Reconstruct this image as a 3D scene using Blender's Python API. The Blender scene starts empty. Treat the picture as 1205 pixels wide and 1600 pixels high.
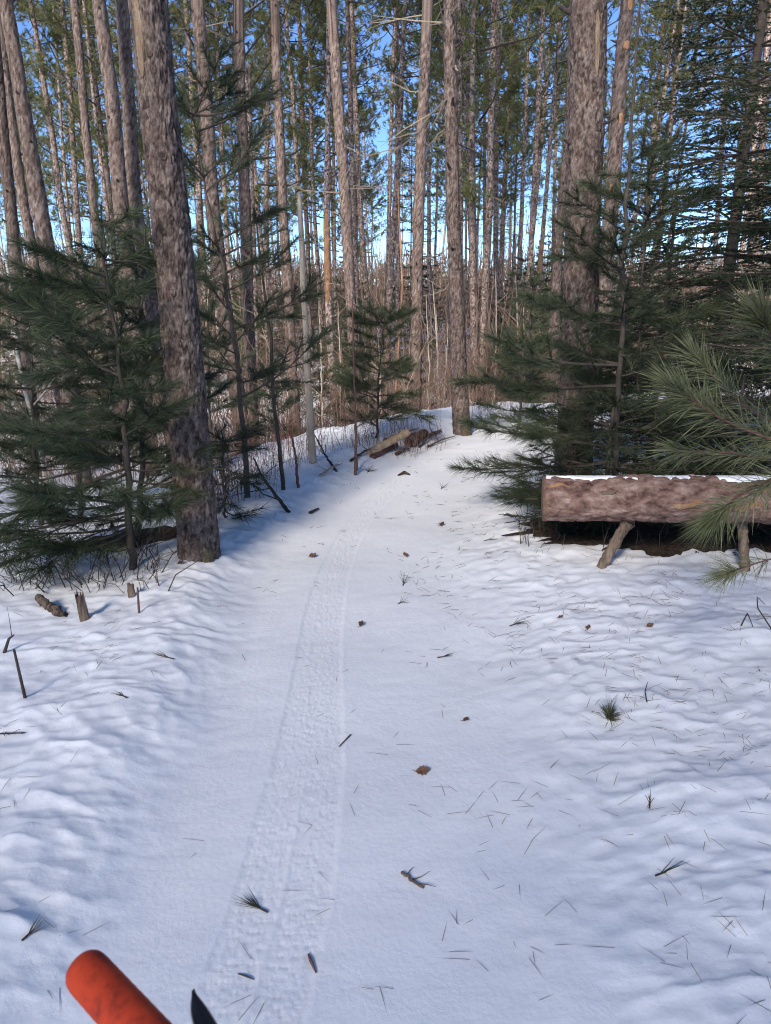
import bpy, math, random
import numpy as np
from mathutils import Vector, Euler

random.seed(7)
R = np.random.RandomState(11)
sc = bpy.context.scene
col = sc.collection

# ------------------------------------------------------------------ camera
F = 1151.0                       # focal length in pixels of the 1205 x 1600 photograph
PITCH = math.radians(17.3)
CAM = np.array([0.0, 0.0, 1.4])
cam_d = bpy.data.cameras.new('camera')
cam = bpy.data.objects.new('camera', cam_d)
col.objects.link(cam)
cam.location = CAM
cam.rotation_euler = (math.radians(90) - PITCH, 0, 0)
cam_d.sensor_fit = 'VERTICAL'
cam_d.sensor_height = 24.0
cam_d.sensor_width = 18.07
cam_d.lens = 24.0 * F / 1600.0
cam_d.clip_start = 0.05
cam_d.clip_end = 2000
cam_d.dof.use_dof = True
cam_d.dof.focus_distance = 5.0
cam_d.dof.aperture_fstop = 10.0
sc.camera = cam

# ------------------------------------------------------------------ sky, sun, exposure
SUN_EL, SUN_AZ = math.radians(32), math.radians(201)     # azimuth clockwise from +Y: behind the viewer
world = bpy.data.worlds.new('World')
sc.world = world
world.use_nodes = True
wn = world.node_tree
bg = wn.nodes['Background']
sky = wn.nodes.new('ShaderNodeTexSky')
sky.sky_type = 'NISHITA'
sky.sun_disc = False
sky.sun_elevation = SUN_EL
sky.sun_rotation = SUN_AZ
sky.altitude = 800
sky.air_density = 0.62
sky.dust_density = 0.0
sky.ozone_density = 6.0
wn.links.new(sky.outputs[0], bg.inputs[0])
bg.inputs[1].default_value = 0.098
sun_d = bpy.data.lights.new('sun', 'SUN')
sun = bpy.data.objects.new('sun', sun_d)
col.objects.link(sun)
sun_d.energy = 3.1
sun_d.angle = math.radians(14)
sun_d.color = (1.0, 0.93, 0.84)
sd = Vector((math.sin(SUN_AZ) * math.cos(SUN_EL), math.cos(SUN_AZ) * math.cos(SUN_EL), math.sin(SUN_EL)))
sun.rotation_euler = sd.to_track_quat('Z', 'Y').to_euler()
sun.location = (0, -20, 40)
sc.view_settings.view_transform = 'Standard'
sc.view_settings.look = 'None'
sc.view_settings.exposure = 1.28
sc.view_settings.gamma = 1.0
sc.cycles.use_denoising = True
sc.cycles.denoising_prefilter = 'ACCURATE'
sc.cycles.pixel_filter_type = 'BLACKMAN_HARRIS'
sc.cycles.filter_width = 1.05
sc.cycles.max_bounces = 4
sc.cycles.diffuse_bounces = 3
sc.cycles.glossy_bounces = 1
sc.cycles.transmission_bounces = 2
sc.cycles.use_adaptive_sampling = True
sc.cycles.adaptive_threshold = 0.02
sc.cycles.transparent_max_bounces = 4

# ------------------------------------------------------------------ pixel <-> place
cP, sP = math.cos(PITCH), math.sin(PITCH)
def ray(px, py):
    dx = (px - 602.5) / F
    dz = -(py - 800.0) / F
    return np.array([dx, cP + dz * sP, -sP + dz * cP])
def at(px, py, Y):
    d = ray(px, py)
    return CAM + d * (Y / d[1])

# ------------------------------------------------------------------ noise
def _hash(ix, iy, seed):
    h = (ix.astype(np.int64) * 374761393 + iy.astype(np.int64) * 668265263 + seed * 1442695041) & 0xffffffff
    h = ((h ^ (h >> 13)) * 1274126177) & 0xffffffff
    h = ((h ^ (h >> 16)) * 2246822519) & 0xffffffff
    return (h ^ (h >> 15)) & 0xffffffff
def rnd2(ix, iy, seed):
    return _hash(ix, iy, seed) / 4294967295.0
def perlin(x, y, seed=0):
    xi, yi = np.floor(x), np.floor(y)
    xf, yf = x - xi, y - yi
    u = xf * xf * xf * (xf * (xf * 6 - 15) + 10)
    v = yf * yf * yf * (yf * (yf * 6 - 15) + 10)
    def g(ox, oy):
        a = rnd2(xi + ox, yi + oy, seed) * 6.2831853
        return np.cos(a) * (xf - ox) + np.sin(a) * (yf - oy)
    a = g(0, 0) * (1 - u) + g(1, 0) * u
    b = g(0, 1) * (1 - u) + g(1, 1) * u
    return (a * (1 - v) + b * v) * 1.5
def sstep(a, b, x):
    t = np.clip((x - a) / (b - a), 0, 1)
    return t * t * (3 - 2 * t)
def worley(x, y, seed, wrapx=None):
    """F1, F2 and the random tone of the nearest cell; x wraps after wrapx cells."""
    xi, yi = np.floor(x), np.floor(y)
    f1 = np.full(x.shape, 9.0); f2 = f1.copy(); tone = np.zeros(x.shape)
    for ox in (-1, 0, 1):
        for oy in (-1, 0, 1):
            cx, cy = xi + ox, yi + oy
            hx = np.mod(cx, wrapx) if wrapx else cx
            px = cx + 0.1 + 0.8 * rnd2(hx, cy, seed)
            py = cy + 0.1 + 0.8 * rnd2(hx, cy, seed + 5)
            d = np.hypot(px - x, py - y)
            t = rnd2(hx, cy, seed + 9)
            near = d < f1
            f2 = np.where(near, f1, np.minimum(f2, d))
            tone = np.where(near, t, tone)
            f1 = np.where(near, d, f1)
    return f1, f2, tone

# ------------------------------------------------------------------ terrain
_trk = [(372, 1680), (390, 1600), (412, 1500), (450, 1400), (472, 1300), (489, 1200), (493, 1100), (497, 1000),
        (514, 900), (537, 850), (568, 800), (610, 760), (640, 738), (700, 700), (765, 660)]
_P = []
for px, py in _trk:
    d = ray(px, py); t = (0.05 + CAM[2]) / -d[2]
    _P.append((CAM + d * t)[:2])
_P = np.array(_P)
TY = np.concatenate([[-60, -5, 0.2], _P[:, 1], [11.0, 14, 20, 40, 90]])
TX = np.concatenate([[-1.0, -0.6, -0.45], _P[:, 0], [3.2, 5.6, 10.5, 22, 50]])
def track_x(y):
    a = np.interp(y, TY, TX)
    for k in (0.25, 0.5):
        a = 0.5 * a + 0.25 * (np.interp(y - k, TY, TX) + np.interp(y + k, TY, TX))
    return a
def base_h(x, y):
    x = np.asarray(x, float); y = np.asarray(y, float)
    u = x - (track_x(y) + 0.12)
    h = np.zeros(np.broadcast(x, y).shape)
    far_l = sstep(1.0, 5.5, -u)
    h = h - far_l * (0.25 + 0.95 * sstep(2.5, 7.0, y))
    h = h + 0.05 * sstep(0.7, 2.2, u) + 0.10 * sstep(2.2, 6, u)
    h = h - 0.80 * sstep(7.6, 15.0, y) * (1 - 0.25 * sstep(0, 4, u))
    h = h + 0.6 * sstep(40, 140, np.abs(y))
    h = h + 0.10 * perlin(x / 2.3, y / 2.3, 3) * sstep(0.9, 3.0, np.abs(u)) + 0.35 * perlin(x / 9, y / 9, 4) * sstep(2, 8, np.abs(u)) * sstep(6, 12, y)
    edge = 0.06 * perlin(y * 1.3, y * 0 + 3.3, 8)
    trough = sstep(-0.78, -0.42, u + edge) * (1 - sstep(0.42, 1.05, u + edge))
    h = h - 0.055 * trough
    h = h + 0.028 * np.exp(-((u + 0.85 + edge) / 0.22) ** 2)
    return h
def detail_h(x, y):
    u = x - (track_x(y) + 0.12)
    edge = 0.06 * perlin(y * 1.3, y * 0 + 3.3, 8)
    trough = sstep(-0.72, -0.36, u + edge) * (1 - sstep(0.30, 0.95, u + edge))
    c, s = math.cos(0.55), math.sin(0.55)
    a = x * c + y * s; b = -x * s + y * c
    wx = perlin(x / 0.3, y / 0.3, 21) * 0.10; wy = perlin(x / 0.3, y / 0.3, 22) * 0.10
    n1 = np.abs(perlin((a + wx) / 0.42, (b + wy) / 0.24, 31))
    n2 = np.abs(perlin((a + wx * 0.5) / 0.17, (b + wy * 0.5) / 0.11, 32))
    n3 = perlin(a / 0.075, b / 0.05, 33)
    n4 = perlin(x / 0.03, y / 0.03, 34)
    rough = 1 - 0.80 * trough * (1 - 0.5 * sstep(5.5, 8, y))
    f1, f2, tn = worley((x + wx * 0.9) / 0.15, (y + wy * 0.9) / 0.13, 95)
    cup = np.minimum(f1, 0.75) ** 1.6 * (0.62 + 0.5 * tn)
    g1, g2, tn2 = worley((x + wx * 0.5) / 0.062, (y + wy * 0.5) / 0.058, 96)
    cup2 = np.minimum(g1, 0.8) ** 1.5 * (0.5 + 0.6 * tn2)
    dd = (0.013 + 0.03 * sstep(5.5, 8, y)) * (n1 - 0.25) + 0.007 * (n2 - 0.2) + 0.0035 * n3 + 0.0010 * n4 + (0.019 * (cup - 0.2) + 0.0120 * (cup2 - 0.2)) * (1 - trough)
    bumps = sstep(0.25, 0.75, perlin(x / 0.5, y / 0.5, 41)) * 0.02
    return dd * rough + bumps * rough * sstep(0.3, 1.2, np.abs(u)) + 0.008 * perlin(x / 0.6, y / 0.5, 36)
def tread_h(x, y):
    xt = track_x(y)
    sl = np.gradient(xt, axis=0) / np.maximum(np.gradient(y, axis=0), 1e-6) if x.ndim == 2 and x.shape[0] > 2 else 0 * x
    w = (x - xt) / np.sqrt(1 + sl * sl)
    s = y * np.sqrt(1 + sl.mean() ** 2)
    out = np.zeros(x.shape)
    fade = 1 - 0.5 * sstep(5.0, 9.0, y)
    for off, half, seed, phase in ((-0.022 - 0.045 * (1 - sstep(1.5, 2.9, y)) + 0.008 * np.sin(y * 1.7), 0.060, 51, 0.0), (0.022 + 0.045 * (1 - sstep(1.5, 2.9, y)) + 0.008 * np.sin(y * 2.3 + 1), 0.060, 52, 0.4)):
        q = w - off + 0.0020 * perlin(x / 0.05, y / 0.05, seed + 20)
        s_ = s + 0.0025 * perlin(x / 0.06, y / 0.05, seed + 21)
        m = 1 - sstep(half - 0.014, half + 0.010, np.abs(q) + 0.006 * perlin(s / 0.03, s * 0 + seed, 3))
        out = np.minimum(out, -0.0028 * m)
        sx, sy = 0.0125, 0.0150
        row = np.floor(s_ / sy + phase)
        qx = q / sx + 0.5 * np.mod(row, 2)
        ci = np.floor(qx)
        fx = np.abs(qx - ci - 0.5) * 2; fy = np.abs(s_ / sy + phase - row - 0.5) * 2
        jit = rnd2(ci, row, seed)
        knob = (1 - sstep(0.45, 0.85, fx)) * (1 - sstep(0.40, 0.80, fy))
        out = out + m * (-0.0019 * knob * np.maximum(0, 1.5 * jit - 0.25) + 0.0010 * (rnd2(ci, row, seed + 3) - 0.5)) * fade
        rim = np.exp(-((np.abs(q) - half - 0.008) / 0.008) ** 2)
        out = out + 0.0003 * rim * (0.4 + rnd2(np.floor(s / 0.02), np.sign(q), seed + 7)) * fade
    crumb = perlin(x / 0.016, y / 0.016, 57) * 0.0007 * (1 - sstep(0.10, 0.14, np.abs(w)))
    return (out + crumb) * (1 - sstep(9, 12, y))
def ground_z(x, y):
    x = np.atleast_1d(np.asarray(x, float)); y = np.atleast_1d(np.asarray(y, float))
    return base_h(x, y) + detail_h(x, y)
def gz(x, y):
    return float(ground_z(x, y)[0])
def on_ground(px, py, tmax=60):
    d = ray(px, py)
    lo = 0.3; t = lo
    while t < tmax:
        p = CAM + d * t
        if p[2] < gz(p[0], p[1]):
            break
        lo = t; t += max(0.05, 0.02 * t)
    hi = t
    for _ in range(24):
        m = 0.5 * (lo + hi); p = CAM + d * m
        if p[2] < gz(p[0], p[1]): hi = m
        else: lo = m
    return CAM + d * hi

# ------------------------------------------------------------------ materials
def mat(name):
    m = bpy.data.materials.new(name); m.use_nodes = True
    nt = m.node_tree
    return m, nt, nt.nodes['Principled BSDF'], nt.nodes.new, nt.links.new
def ramp(N, stops):
    r = N('ShaderNodeValToRGB'); e = r.color_ramp.elements
    while len(e) < len(stops): e.new(0.5)
    for i, (p, c) in enumerate(stops):
        e[i].position = p; e[i].color = (*c, 1)
    return r
def noise_mat(name, stops, scale=8, stretch=(1, 1, 1), rough=0.8, bump=0.3, bscale=None, spec=0.2, detail=6, dist=0.02, rand=0.0, coord='Object'):
    m, nt, b, N, L = mat(name)
    tc = N('ShaderNodeTexCoord'); mp = N('ShaderNodeMapping'); mp.inputs['Scale'].default_value = stretch
    L(tc.outputs[coord], mp.inputs[0])
    n = N('ShaderNodeTexNoise'); n.inputs['Scale'].default_value = scale; n.inputs['Detail'].default_value = detail
    n.inputs['Roughness'].default_value = 0.65
    L(mp.outputs[0], n.inputs['Vector'])
    r = ramp(N, stops); L(n.outputs['Fac'], r.inputs[0])
    out = r.outputs[0]
    if rand:
        oi = N('ShaderNodeObjectInfo'); mr = N('ShaderNodeMapRange')
        mr.inputs[3].default_value = 1 - rand; mr.inputs[4].default_value = 1 + rand
        L(oi.outputs['Random'], mr.inputs[0])
        hs = N('ShaderNodeHueSaturation'); L(mr.outputs[0], hs.inputs['Value']); L(out, hs.inputs['Color']); out = hs.outputs[0]
    L(out, b.inputs['Base Color'])
    b.inputs['Roughness'].default_value = rough; b.inputs['Specular IOR Level'].default_value = spec
    if bump:
        n2 = N('ShaderNodeTexNoise'); n2.inputs['Scale'].default_value = bscale or scale * 3; n2.inputs['Detail'].default_value = 5
        L(mp.outputs[0], n2.inputs['Vector'])
        bp = N('ShaderNodeBump'); bp.inputs['Strength'].default_value = bump; bp.inputs['Distance'].default_value = dist
        L(n2.outputs['Fac'], bp.inputs['Height']); L(bp.outputs[0], b.inputs['Normal'])
    return m

def snow_material():
    m, nt, b, N, L = mat('snow')
    geo = N('ShaderNodeNewGeometry')
    n = N('ShaderNodeTexNoise'); n.inputs['Scale'].default_value = 3.0; n.inputs['Detail'].default_value = 8
    L(geo.outputs['Position'], n.inputs['Vector'])
    r = ramp(N, [(0.3, (0.84, 0.83, 0.83)), (0.55, (0.88, 0.87, 0.865)), (0.8, (0.91, 0.90, 0.89))])
    L(n.outputs['Fac'], r.inputs[0])
    # tiny bark crumbs and dust
    v = N('ShaderNodeTexVoronoi'); v.inputs['Scale'].default_value = 38; L(geo.outputs['Position'], v.inputs['Vector'])
    mr = N('ShaderNodeMapRange'); mr.inputs[1].default_value = 0.02; mr.inputs[2].default_value = 0.075; mr.inputs[3].default_value = 1; mr.inputs[4].default_value = 0
    L(v.outputs['Distance'], mr.inputs[0])
    n3 = N('ShaderNodeTexNoise'); n3.inputs['Scale'].default_value = 2.4; n3.inputs['Detail'].default_value = 4; L(geo.outputs['Position'], n3.inputs['Vector'])
    mr3 = N('ShaderNodeMapRange'); mr3.inputs[1].default_value = 0.50; mr3.inputs[2].default_value = 0.75; L(n3.outputs['Fac'], mr3.inputs[0])
    sv = N('ShaderNodeSeparateColor'); L(v.outputs['Color'], sv.inputs[0])
    gt = N('ShaderNodeMath'); gt.operation = 'GREATER_THAN'; gt.inputs[1].default_value = 0.86; L(sv.outputs[0], gt.inputs[0])
    mu = N('ShaderNodeMath'); mu.operation = 'MULTIPLY'; L(mr.outputs[0], mu.inputs[0]); L(mr3.outputs[0], mu.inputs[1])
    mu2 = N('ShaderNodeMath'); mu2.operation = 'MULTIPLY'; L(mu.outputs[0], mu2.inputs[0]); L(gt.outputs[0], mu2.inputs[1])
    mx = N('ShaderNodeMix'); mx.data_type = 'RGBA'; mx.inputs['B'].default_value = (0.13, 0.09, 0.07, 1)
    L(r.outputs[0], mx.inputs['A']); L(mu2.outputs[0], mx.inputs['Factor'])
    L(mx.outputs['Result'], b.inputs['Base Color'])
    b.inputs['Roughness'].default_value = 0.62
    b.inputs['Specular IOR Level'].default_value = 0.25
    n2 = N('ShaderNodeTexNoise'); n2.inputs['Scale'].default_value = 60; n2.inputs['Detail'].default_value = 5; n2.inputs['Roughness'].default_value = 0.6; L(geo.outputs['Position'], n2.inputs['Vector'])
    bp = N('ShaderNodeBump'); bp.inputs['Strength'].default_value = 0.30; bp.inputs['Distance'].default_value = 0.006
    L(n2.outputs['Fac'], bp.inputs['Height']); L(bp.outputs[0], b.inputs['Normal'])
    return m

def bark_material(name, hero):
    m, nt, b, N, L = mat(name)
    tc = N('ShaderNodeTexCoord')
    mp = N('ShaderNodeMapping'); mp.inputs['Scale'].default_value = (1, 1, 0.72); L(tc.outputs['Object'], mp.inputs[0])
    n = N('ShaderNodeTexNoise'); n.inputs['Scale'].default_value = 80 if hero else 45; n.inputs['Detail'].default_value = 6; n.inputs['Roughness'].default_value = 0.7
    L(mp.outputs[0], n.inputs['Vector'])
    nb = N('ShaderNodeTexNoise'); nb.inputs['Scale'].default_value = 3.5; nb.inputs['Detail'].default_value = 4; L(mp.outputs[0], nb.inputs['Vector'])
    if hero:
        at_ = N('ShaderNodeAttribute'); at_.attribute_name = 'tone'; tone = at_.outputs['Fac']
    else:
        v = N('ShaderNodeTexVoronoi'); v.inputs['Scale'].default_value = 24; L(mp.outputs[0], v.inputs['Vector'])
        s = N('ShaderNodeSeparateColor'); L(v.outputs['Color'], s.inputs[0]); tone = s.outputs[0]
    # tone*0.5 + noise*0.6 + big*0.35
    def lin(a, k, c=None):
        q = N('ShaderNodeMath'); q.operation = 'MULTIPLY_ADD'; L(a, q.inputs[0]); q.inputs[1].default_value = k
        if c is None: q.inputs[2].default_value = 0
        else: L(c, q.inputs[2])
        return q.outputs[0]
    f = lin(tone, 0.52 if hero else 0.44, lin(n.outputs['Fac'], 0.80 if hero else 0.85, lin(nb.outputs['Fac'], 0.10 if hero else 0.20)))
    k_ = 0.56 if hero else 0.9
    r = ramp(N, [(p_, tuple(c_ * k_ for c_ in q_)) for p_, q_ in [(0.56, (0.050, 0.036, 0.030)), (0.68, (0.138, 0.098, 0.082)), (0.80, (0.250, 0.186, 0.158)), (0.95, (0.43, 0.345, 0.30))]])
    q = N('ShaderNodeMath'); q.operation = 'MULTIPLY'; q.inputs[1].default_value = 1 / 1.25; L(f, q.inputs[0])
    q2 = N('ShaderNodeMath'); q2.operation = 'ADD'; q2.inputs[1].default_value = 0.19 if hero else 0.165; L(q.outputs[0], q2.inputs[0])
    L(q2.outputs[0], r.inputs[0])
    oi = N('ShaderNodeObjectInfo')
    mr = N('ShaderNodeMapRange'); mr.inputs[3].default_value = 0.80; mr.inputs[4].default_value = 1.25; L(oi.outputs['Random'], mr.inputs[0])
    hs = N('ShaderNodeHueSaturation'); L(mr.outputs[0], hs.inputs['Value']); L(r.outputs[0], hs.inputs['Color'])
    # reddish flakes
    n5 = N('ShaderNodeTexNoise'); n5.inputs['Scale'].default_value = 11; n5.inputs['Detail'].default_value = 5; L(mp.outputs[0], n5.inputs['Vector'])
    mr5 = N('ShaderNodeMapRange'); mr5.inputs[1].default_value = 0.55; mr5.inputs[2].default_value = 0.75; mr5.inputs[4].default_value = 0.28; L(n5.outputs['Fac'], mr5.inputs[0])
    mx = N('ShaderNodeMix'); mx.data_type = 'RGBA'; mx.inputs['B'].default_value = (0.22, 0.135, 0.10, 1)
    L(hs.outputs[0], mx.inputs['A']); L(mr5.outputs[0], mx.inputs['Factor'])
    L(mx.outputs['Result'], b.inputs['Base Color'])
    b.inputs['Roughness'].default_value = 0.85; b.inputs['Specular IOR Level'].default_value = 0.15
    bp = N('ShaderNodeBump'); bp.inputs['Strength'].default_value = 0.8; bp.inputs['Distance'].default_value = 0.006 if hero else 0.012
    L(n.outputs['Fac'], bp.inputs['Height']); L(bp.outputs[0], b.inputs['Normal'])
    return m

def needle_material(name, lo, hi, scale=3.0, trans=0.15, spec=0.22, rand=0.15):
    m, nt, b, N, L = mat(name)
    geo = N('ShaderNodeNewGeometry')
    n = N('ShaderNodeTexNoise'); n.inputs['Scale'].default_value = scale; n.inputs['Detail'].default_value = 5; L(geo.outputs['Position'], n.inputs['Vector'])
    ri = N('ShaderNodeMath'); ri.operation = 'MULTIPLY_ADD'; ri.inputs[1].default_value = 0.45
    L(geo.outputs['Random Per Island'], ri.inputs[0]); 
    sb = N('ShaderNodeMath'); sb.operation = 'MULTIPLY_ADD'; sb.inputs[1].default_value = 1.3; sb.inputs[2].default_value = -0.37; L(n.outputs['Fac'], sb.inputs[0])
    L(sb.outputs[0], ri.inputs[2])
    r = ramp(N, [(0.15, lo), (0.85, hi)]); L(ri.outputs[0], r.inputs[0])
    oi = N('ShaderNodeObjectInfo'); mr = N('ShaderNodeMapRange'); mr.inputs[3].default_value = 1 - rand; mr.inputs[4].default_value = 1 + rand; L(oi.outputs['Random'], mr.inputs[0])
    hs = N('ShaderNodeHueSaturation'); L(mr.outputs[0], hs.inputs['Value']); L(r.outputs[0], hs.inputs['Color'])
    L(hs.outputs[0], b.inputs['Base Color'])
    b.inputs['Roughness'].default_value = 0.45; b.inputs['Specular IOR Level'].default_value = spec
    tr = N('ShaderNodeBsdfTranslucent'); L(hs.outputs[0], tr.inputs[0])
    mxs = N('ShaderNodeMixShader'); mxs.inputs[0].default_value = trans
    L(b.outputs[0], mxs.inputs[1]); L(tr.outputs[0], mxs.inputs[2])
    L(mxs.outputs[0], nt.nodes['Material Output'].inputs['Surface'])
    return m

M = {}
M['snow'] = snow_material()
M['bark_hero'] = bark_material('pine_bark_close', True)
M['bark'] = bark_material('pine_bark', False)
M['knot'] = noise_mat('dark_knot', [(0.3, (0.03, 0.024, 0.022)), (0.7, (0.09, 0.07, 0.06))], 30)
M['twig'] = noise_mat('grey_twig', [(0.3, (0.038, 0.030, 0.025)), (0.7, (0.105, 0.085, 0.068))], 14, rand=0.2, bump=0)
M['dead_twig'] = noise_mat('pale_dead_twig', [(0.3, (0.20, 0.155, 0.11)), (0.7, (0.36, 0.29, 0.21))], 9, bump=0, rand=0.2)
M['brush'] = noise_mat('brown_brush', [(0.3, (0.07, 0.042, 0.033)), (0.5, (0.145, 0.092, 0.070)), (0.7, (0.25, 0.18, 0.13))], 0.9, bump=0, coord='Object')
M['red_twig'] = noise_mat('reddish_twig', [(0.3, (0.10, 0.05, 0.04)), (0.7, (0.20, 0.11, 0.085))], 9, bump=0)
M['orange_bark'] = noise_mat('orange_bark', [(0.3, (0.15, 0.075, 0.042)), (0.52, (0.29, 0.155, 0.08)), (0.75, (0.40, 0.27, 0.165))], 16, (1, 1, 0.3), bump=0.4)
M['bare_wood'] = noise_mat('bare_wood', [(0.3, (0.30, 0.19, 0.11)), (0.55, (0.50, 0.37, 0.24)), (0.75, (0.62, 0.50, 0.36))], 14, (1, 1, 0.18), bump=0.4)
M['scar_wood'] = noise_mat('scar_wood', [(0.34, (0.10, 0.07, 0.048)), (0.52, (0.23, 0.165, 0.11)), (0.72, (0.40, 0.32, 0.23))], 30, (1, 1, 0.12), bump=0.8)
M['pale_bark'] = noise_mat('pale_sapling_bark', [(0.3, (0.28, 0.22, 0.16)), (0.7, (0.50, 0.42, 0.33))], 18, (1, 1, 0.3), bump=0.3)
M['birch'] = noise_mat('birch_bark', [(0.34, (0.12, 0.09, 0.07)), (0.42, (0.45, 0.38, 0.30)), (0.7, (0.72, 0.67, 0.60))], 16, (0.6, 0.6, 2.2), bump=0.2)
M['rot'] = noise_mat('rotten_wood', [(0.3, (0.06, 0.042, 0.032)), (0.6, (0.19, 0.135, 0.10)), (0.8, (0.34, 0.27, 0.20))], 26, (1, 1, 0.25), bump=0.8)
M['log_bark'] = noise_mat('log_bark', [(0.32, (0.045, 0.028, 0.024)), (0.45, (0.165, 0.092, 0.070)), (0.58, (0.275, 0.178, 0.140)), (0.74, (0.42, 0.33, 0.28))], 24, (0.55, 1, 1), bump=1.0, dist=0.02, bscale=40, detail=10)
M['cut_wood'] = noise_mat('cut_wood', [(0.3, (0.11, 0.06, 0.042)), (0.7, (0.24, 0.145, 0.095))], 20, bump=0.6)
M['leg_wood'] = noise_mat('leg_wood', [(0.32, (0.07, 0.048, 0.034)), (0.5, (0.19, 0.135, 0.095)), (0.75, (0.34, 0.26, 0.19))], 30, (1, 1, 0.25), bump=0.9)
M['leaf'] = noise_mat('dead_leaf', [(0.3, (0.09, 0.045, 0.028)), (0.7, (0.22, 0.12, 0.075))], 60, bump=0.4, rand=0.25)
M['moss'] = noise_mat('moss', [(0.35, (0.07, 0.052, 0.035)), (0.65, (0.15, 0.125, 0.07))], 40, bump=0.6)
M['needle_wp'] = needle_material('white_pine_needles', (0.017, 0.028, 0.014), (0.088, 0.104, 0.054))
M['needle_mid'] = needle_material('soft_green_needles', (0.035, 0.050, 0.022), (0.13, 0.145, 0.07))
M['needle_rp'] = needle_material('red_pine_needles', (0.080, 0.092, 0.040), (0.25, 0.25, 0.125), 6.0)
M['needle_sp'] = needle_material('spruce_needles', (0.010, 0.019, 0.010), (0.042, 0.058, 0.026))
M['needle_crown'] = needle_material('crown_needles', (0.060, 0.078, 0.028), (0.24, 0.235, 0.095), 0.7, 0.40)
M['needle_dry'] = noise_mat('dry_needles', [(0.35, (0.06, 0.045, 0.03)), (0.5, (0.14, 0.10, 0.06)), (0.68, (0.26, 0.12, 0.075))], 2.5, bump=0)
M['needle_olive'] = noise_mat('fallen_needles', [(0.3, (0.035, 0.040, 0.022)), (0.7, (0.12, 0.115, 0.065))], 20, bump=0)

# ------------------------------------------------------------------ mesh building
class MB:
    def __init__(self):
        self.v = []; self.f = []; self.m = []; self.n = 0
    def add(self, v, f, mi=0):
        v = np.asarray(v, float); 
        self.v.append(v)
        for a in f:
            pass
        f = [tuple(int(i) + self.n for i in q) for q in f]
        self.f += f; self.m += [mi] * len(f); self.n += len(v)
    def tube(self, pts, rad, k=5, mi=0, cap=True):
        pts = np.asarray(pts, float); n = len(pts)
        rad = np.broadcast_to(np.asarray(rad, float), (n,))
        tan = np.gradient(pts, axis=0); tan /= np.linalg.norm(tan, axis=1)[:, None] + 1e-9
        ref = np.array([0, 0, 1.0]) if abs(tan[:, 2]).mean() < 0.8 else np.array([1.0, 0, 0])
        a = np.cross(tan, ref); a /= np.linalg.norm(a, axis=1)[:, None] + 1e-9
        b = np.cross(tan, a)
        th = np.arange(k) * 2 * math.pi / k
        V = pts[:, None, :] + rad[:, None, None] * (np.cos(th)[None, :, None] * a[:, None, :] + np.sin(th)[None, :, None] * b[:, None, :])
        fs = []
        for i in range(n - 1):
            for j in range(k):
                j2 = (j + 1) % k
                fs.append((i * k + j, i * k + j2, (i + 1) * k + j2, (i + 1) * k + j))
        if cap:
            fs.append(tuple(range(k))); fs.append(tuple(reversed(range((n - 1) * k, n * k))))
        self.add(V.reshape(-1, 3), fs, mi)
    def tris(self, V, mi=0):
        """V (n,3,3): loose triangles"""
        n = len(V); b = self.n
        self.v.append(V.reshape(-1, 3))
        self.f += [(b + 3 * i, b + 3 * i + 1, b + 3 * i + 2) for i in range(n)]
        self.m += [mi] * n; self.n += 3 * n
    def mesh(self, name, mats, smooth=False):
        me = bpy.data.meshes.new(name)
        V = np.concatenate(self.v) if self.v else np.zeros((0, 3))
        me.from_pydata(V.tolist(), [], self.f)
        for m in mats: me.materials.append(m)
        if len(mats) > 1: me.polygons.foreach_set('material_index', self.m)
        if smooth: me.polygons.foreach_set('use_smooth', [True] * len(self.f))
        return me
def tri_mesh(name, V, mats, idx=None):
    """fast mesh of loose triangles V (n,3,3)"""
    n = len(V)
    me = bpy.data.meshes.new(name)
    me.vertices.add(3 * n); me.loops.add(3 * n); me.polygons.add(n)
    me.vertices.foreach_set('co', V.reshape(-1).astype(np.float32))
    me.loops.foreach_set('vertex_index', np.arange(3 * n, dtype=np.int32))
    me.polygons.foreach_set('loop_start', np.arange(0, 3 * n, 3, dtype=np.int32))
    for m in mats: me.materials.append(m)
    me.update(calc_edges=True)
    return me
def obj(name, me, parent=None, loc=None):
    o = bpy.data.objects.new(name, me); col.objects.link(o)
    if parent is not None: o.parent = parent
    if loc is not None: o.location = loc
    return o
def tag(o, label, cat, group=None):
    o['label'] = label; o['category'] = cat
    if group: o['group'] = group
    return o
def thing(name, loc, label, cat, group=None):
    o = bpy.data.objects.new(name, None); col.objects.link(o); o.location = [float(v) for v in loc]
    o.empty_display_size = 0.1
    return tag(o, label, cat, group)

def unit(v):
    v = np.asarray(v, float); return v / (np.linalg.norm(v, axis=-1, keepdims=True) + 1e-9)
def perp_frame(d):
    d = unit(d); ref = np.array([0, 0, 1.0]) if abs(d[2]) < 0.9 else np.array([1.0, 0, 0])
    a = unit(np.cross(d, ref)); return a, np.cross(d, a)

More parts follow.
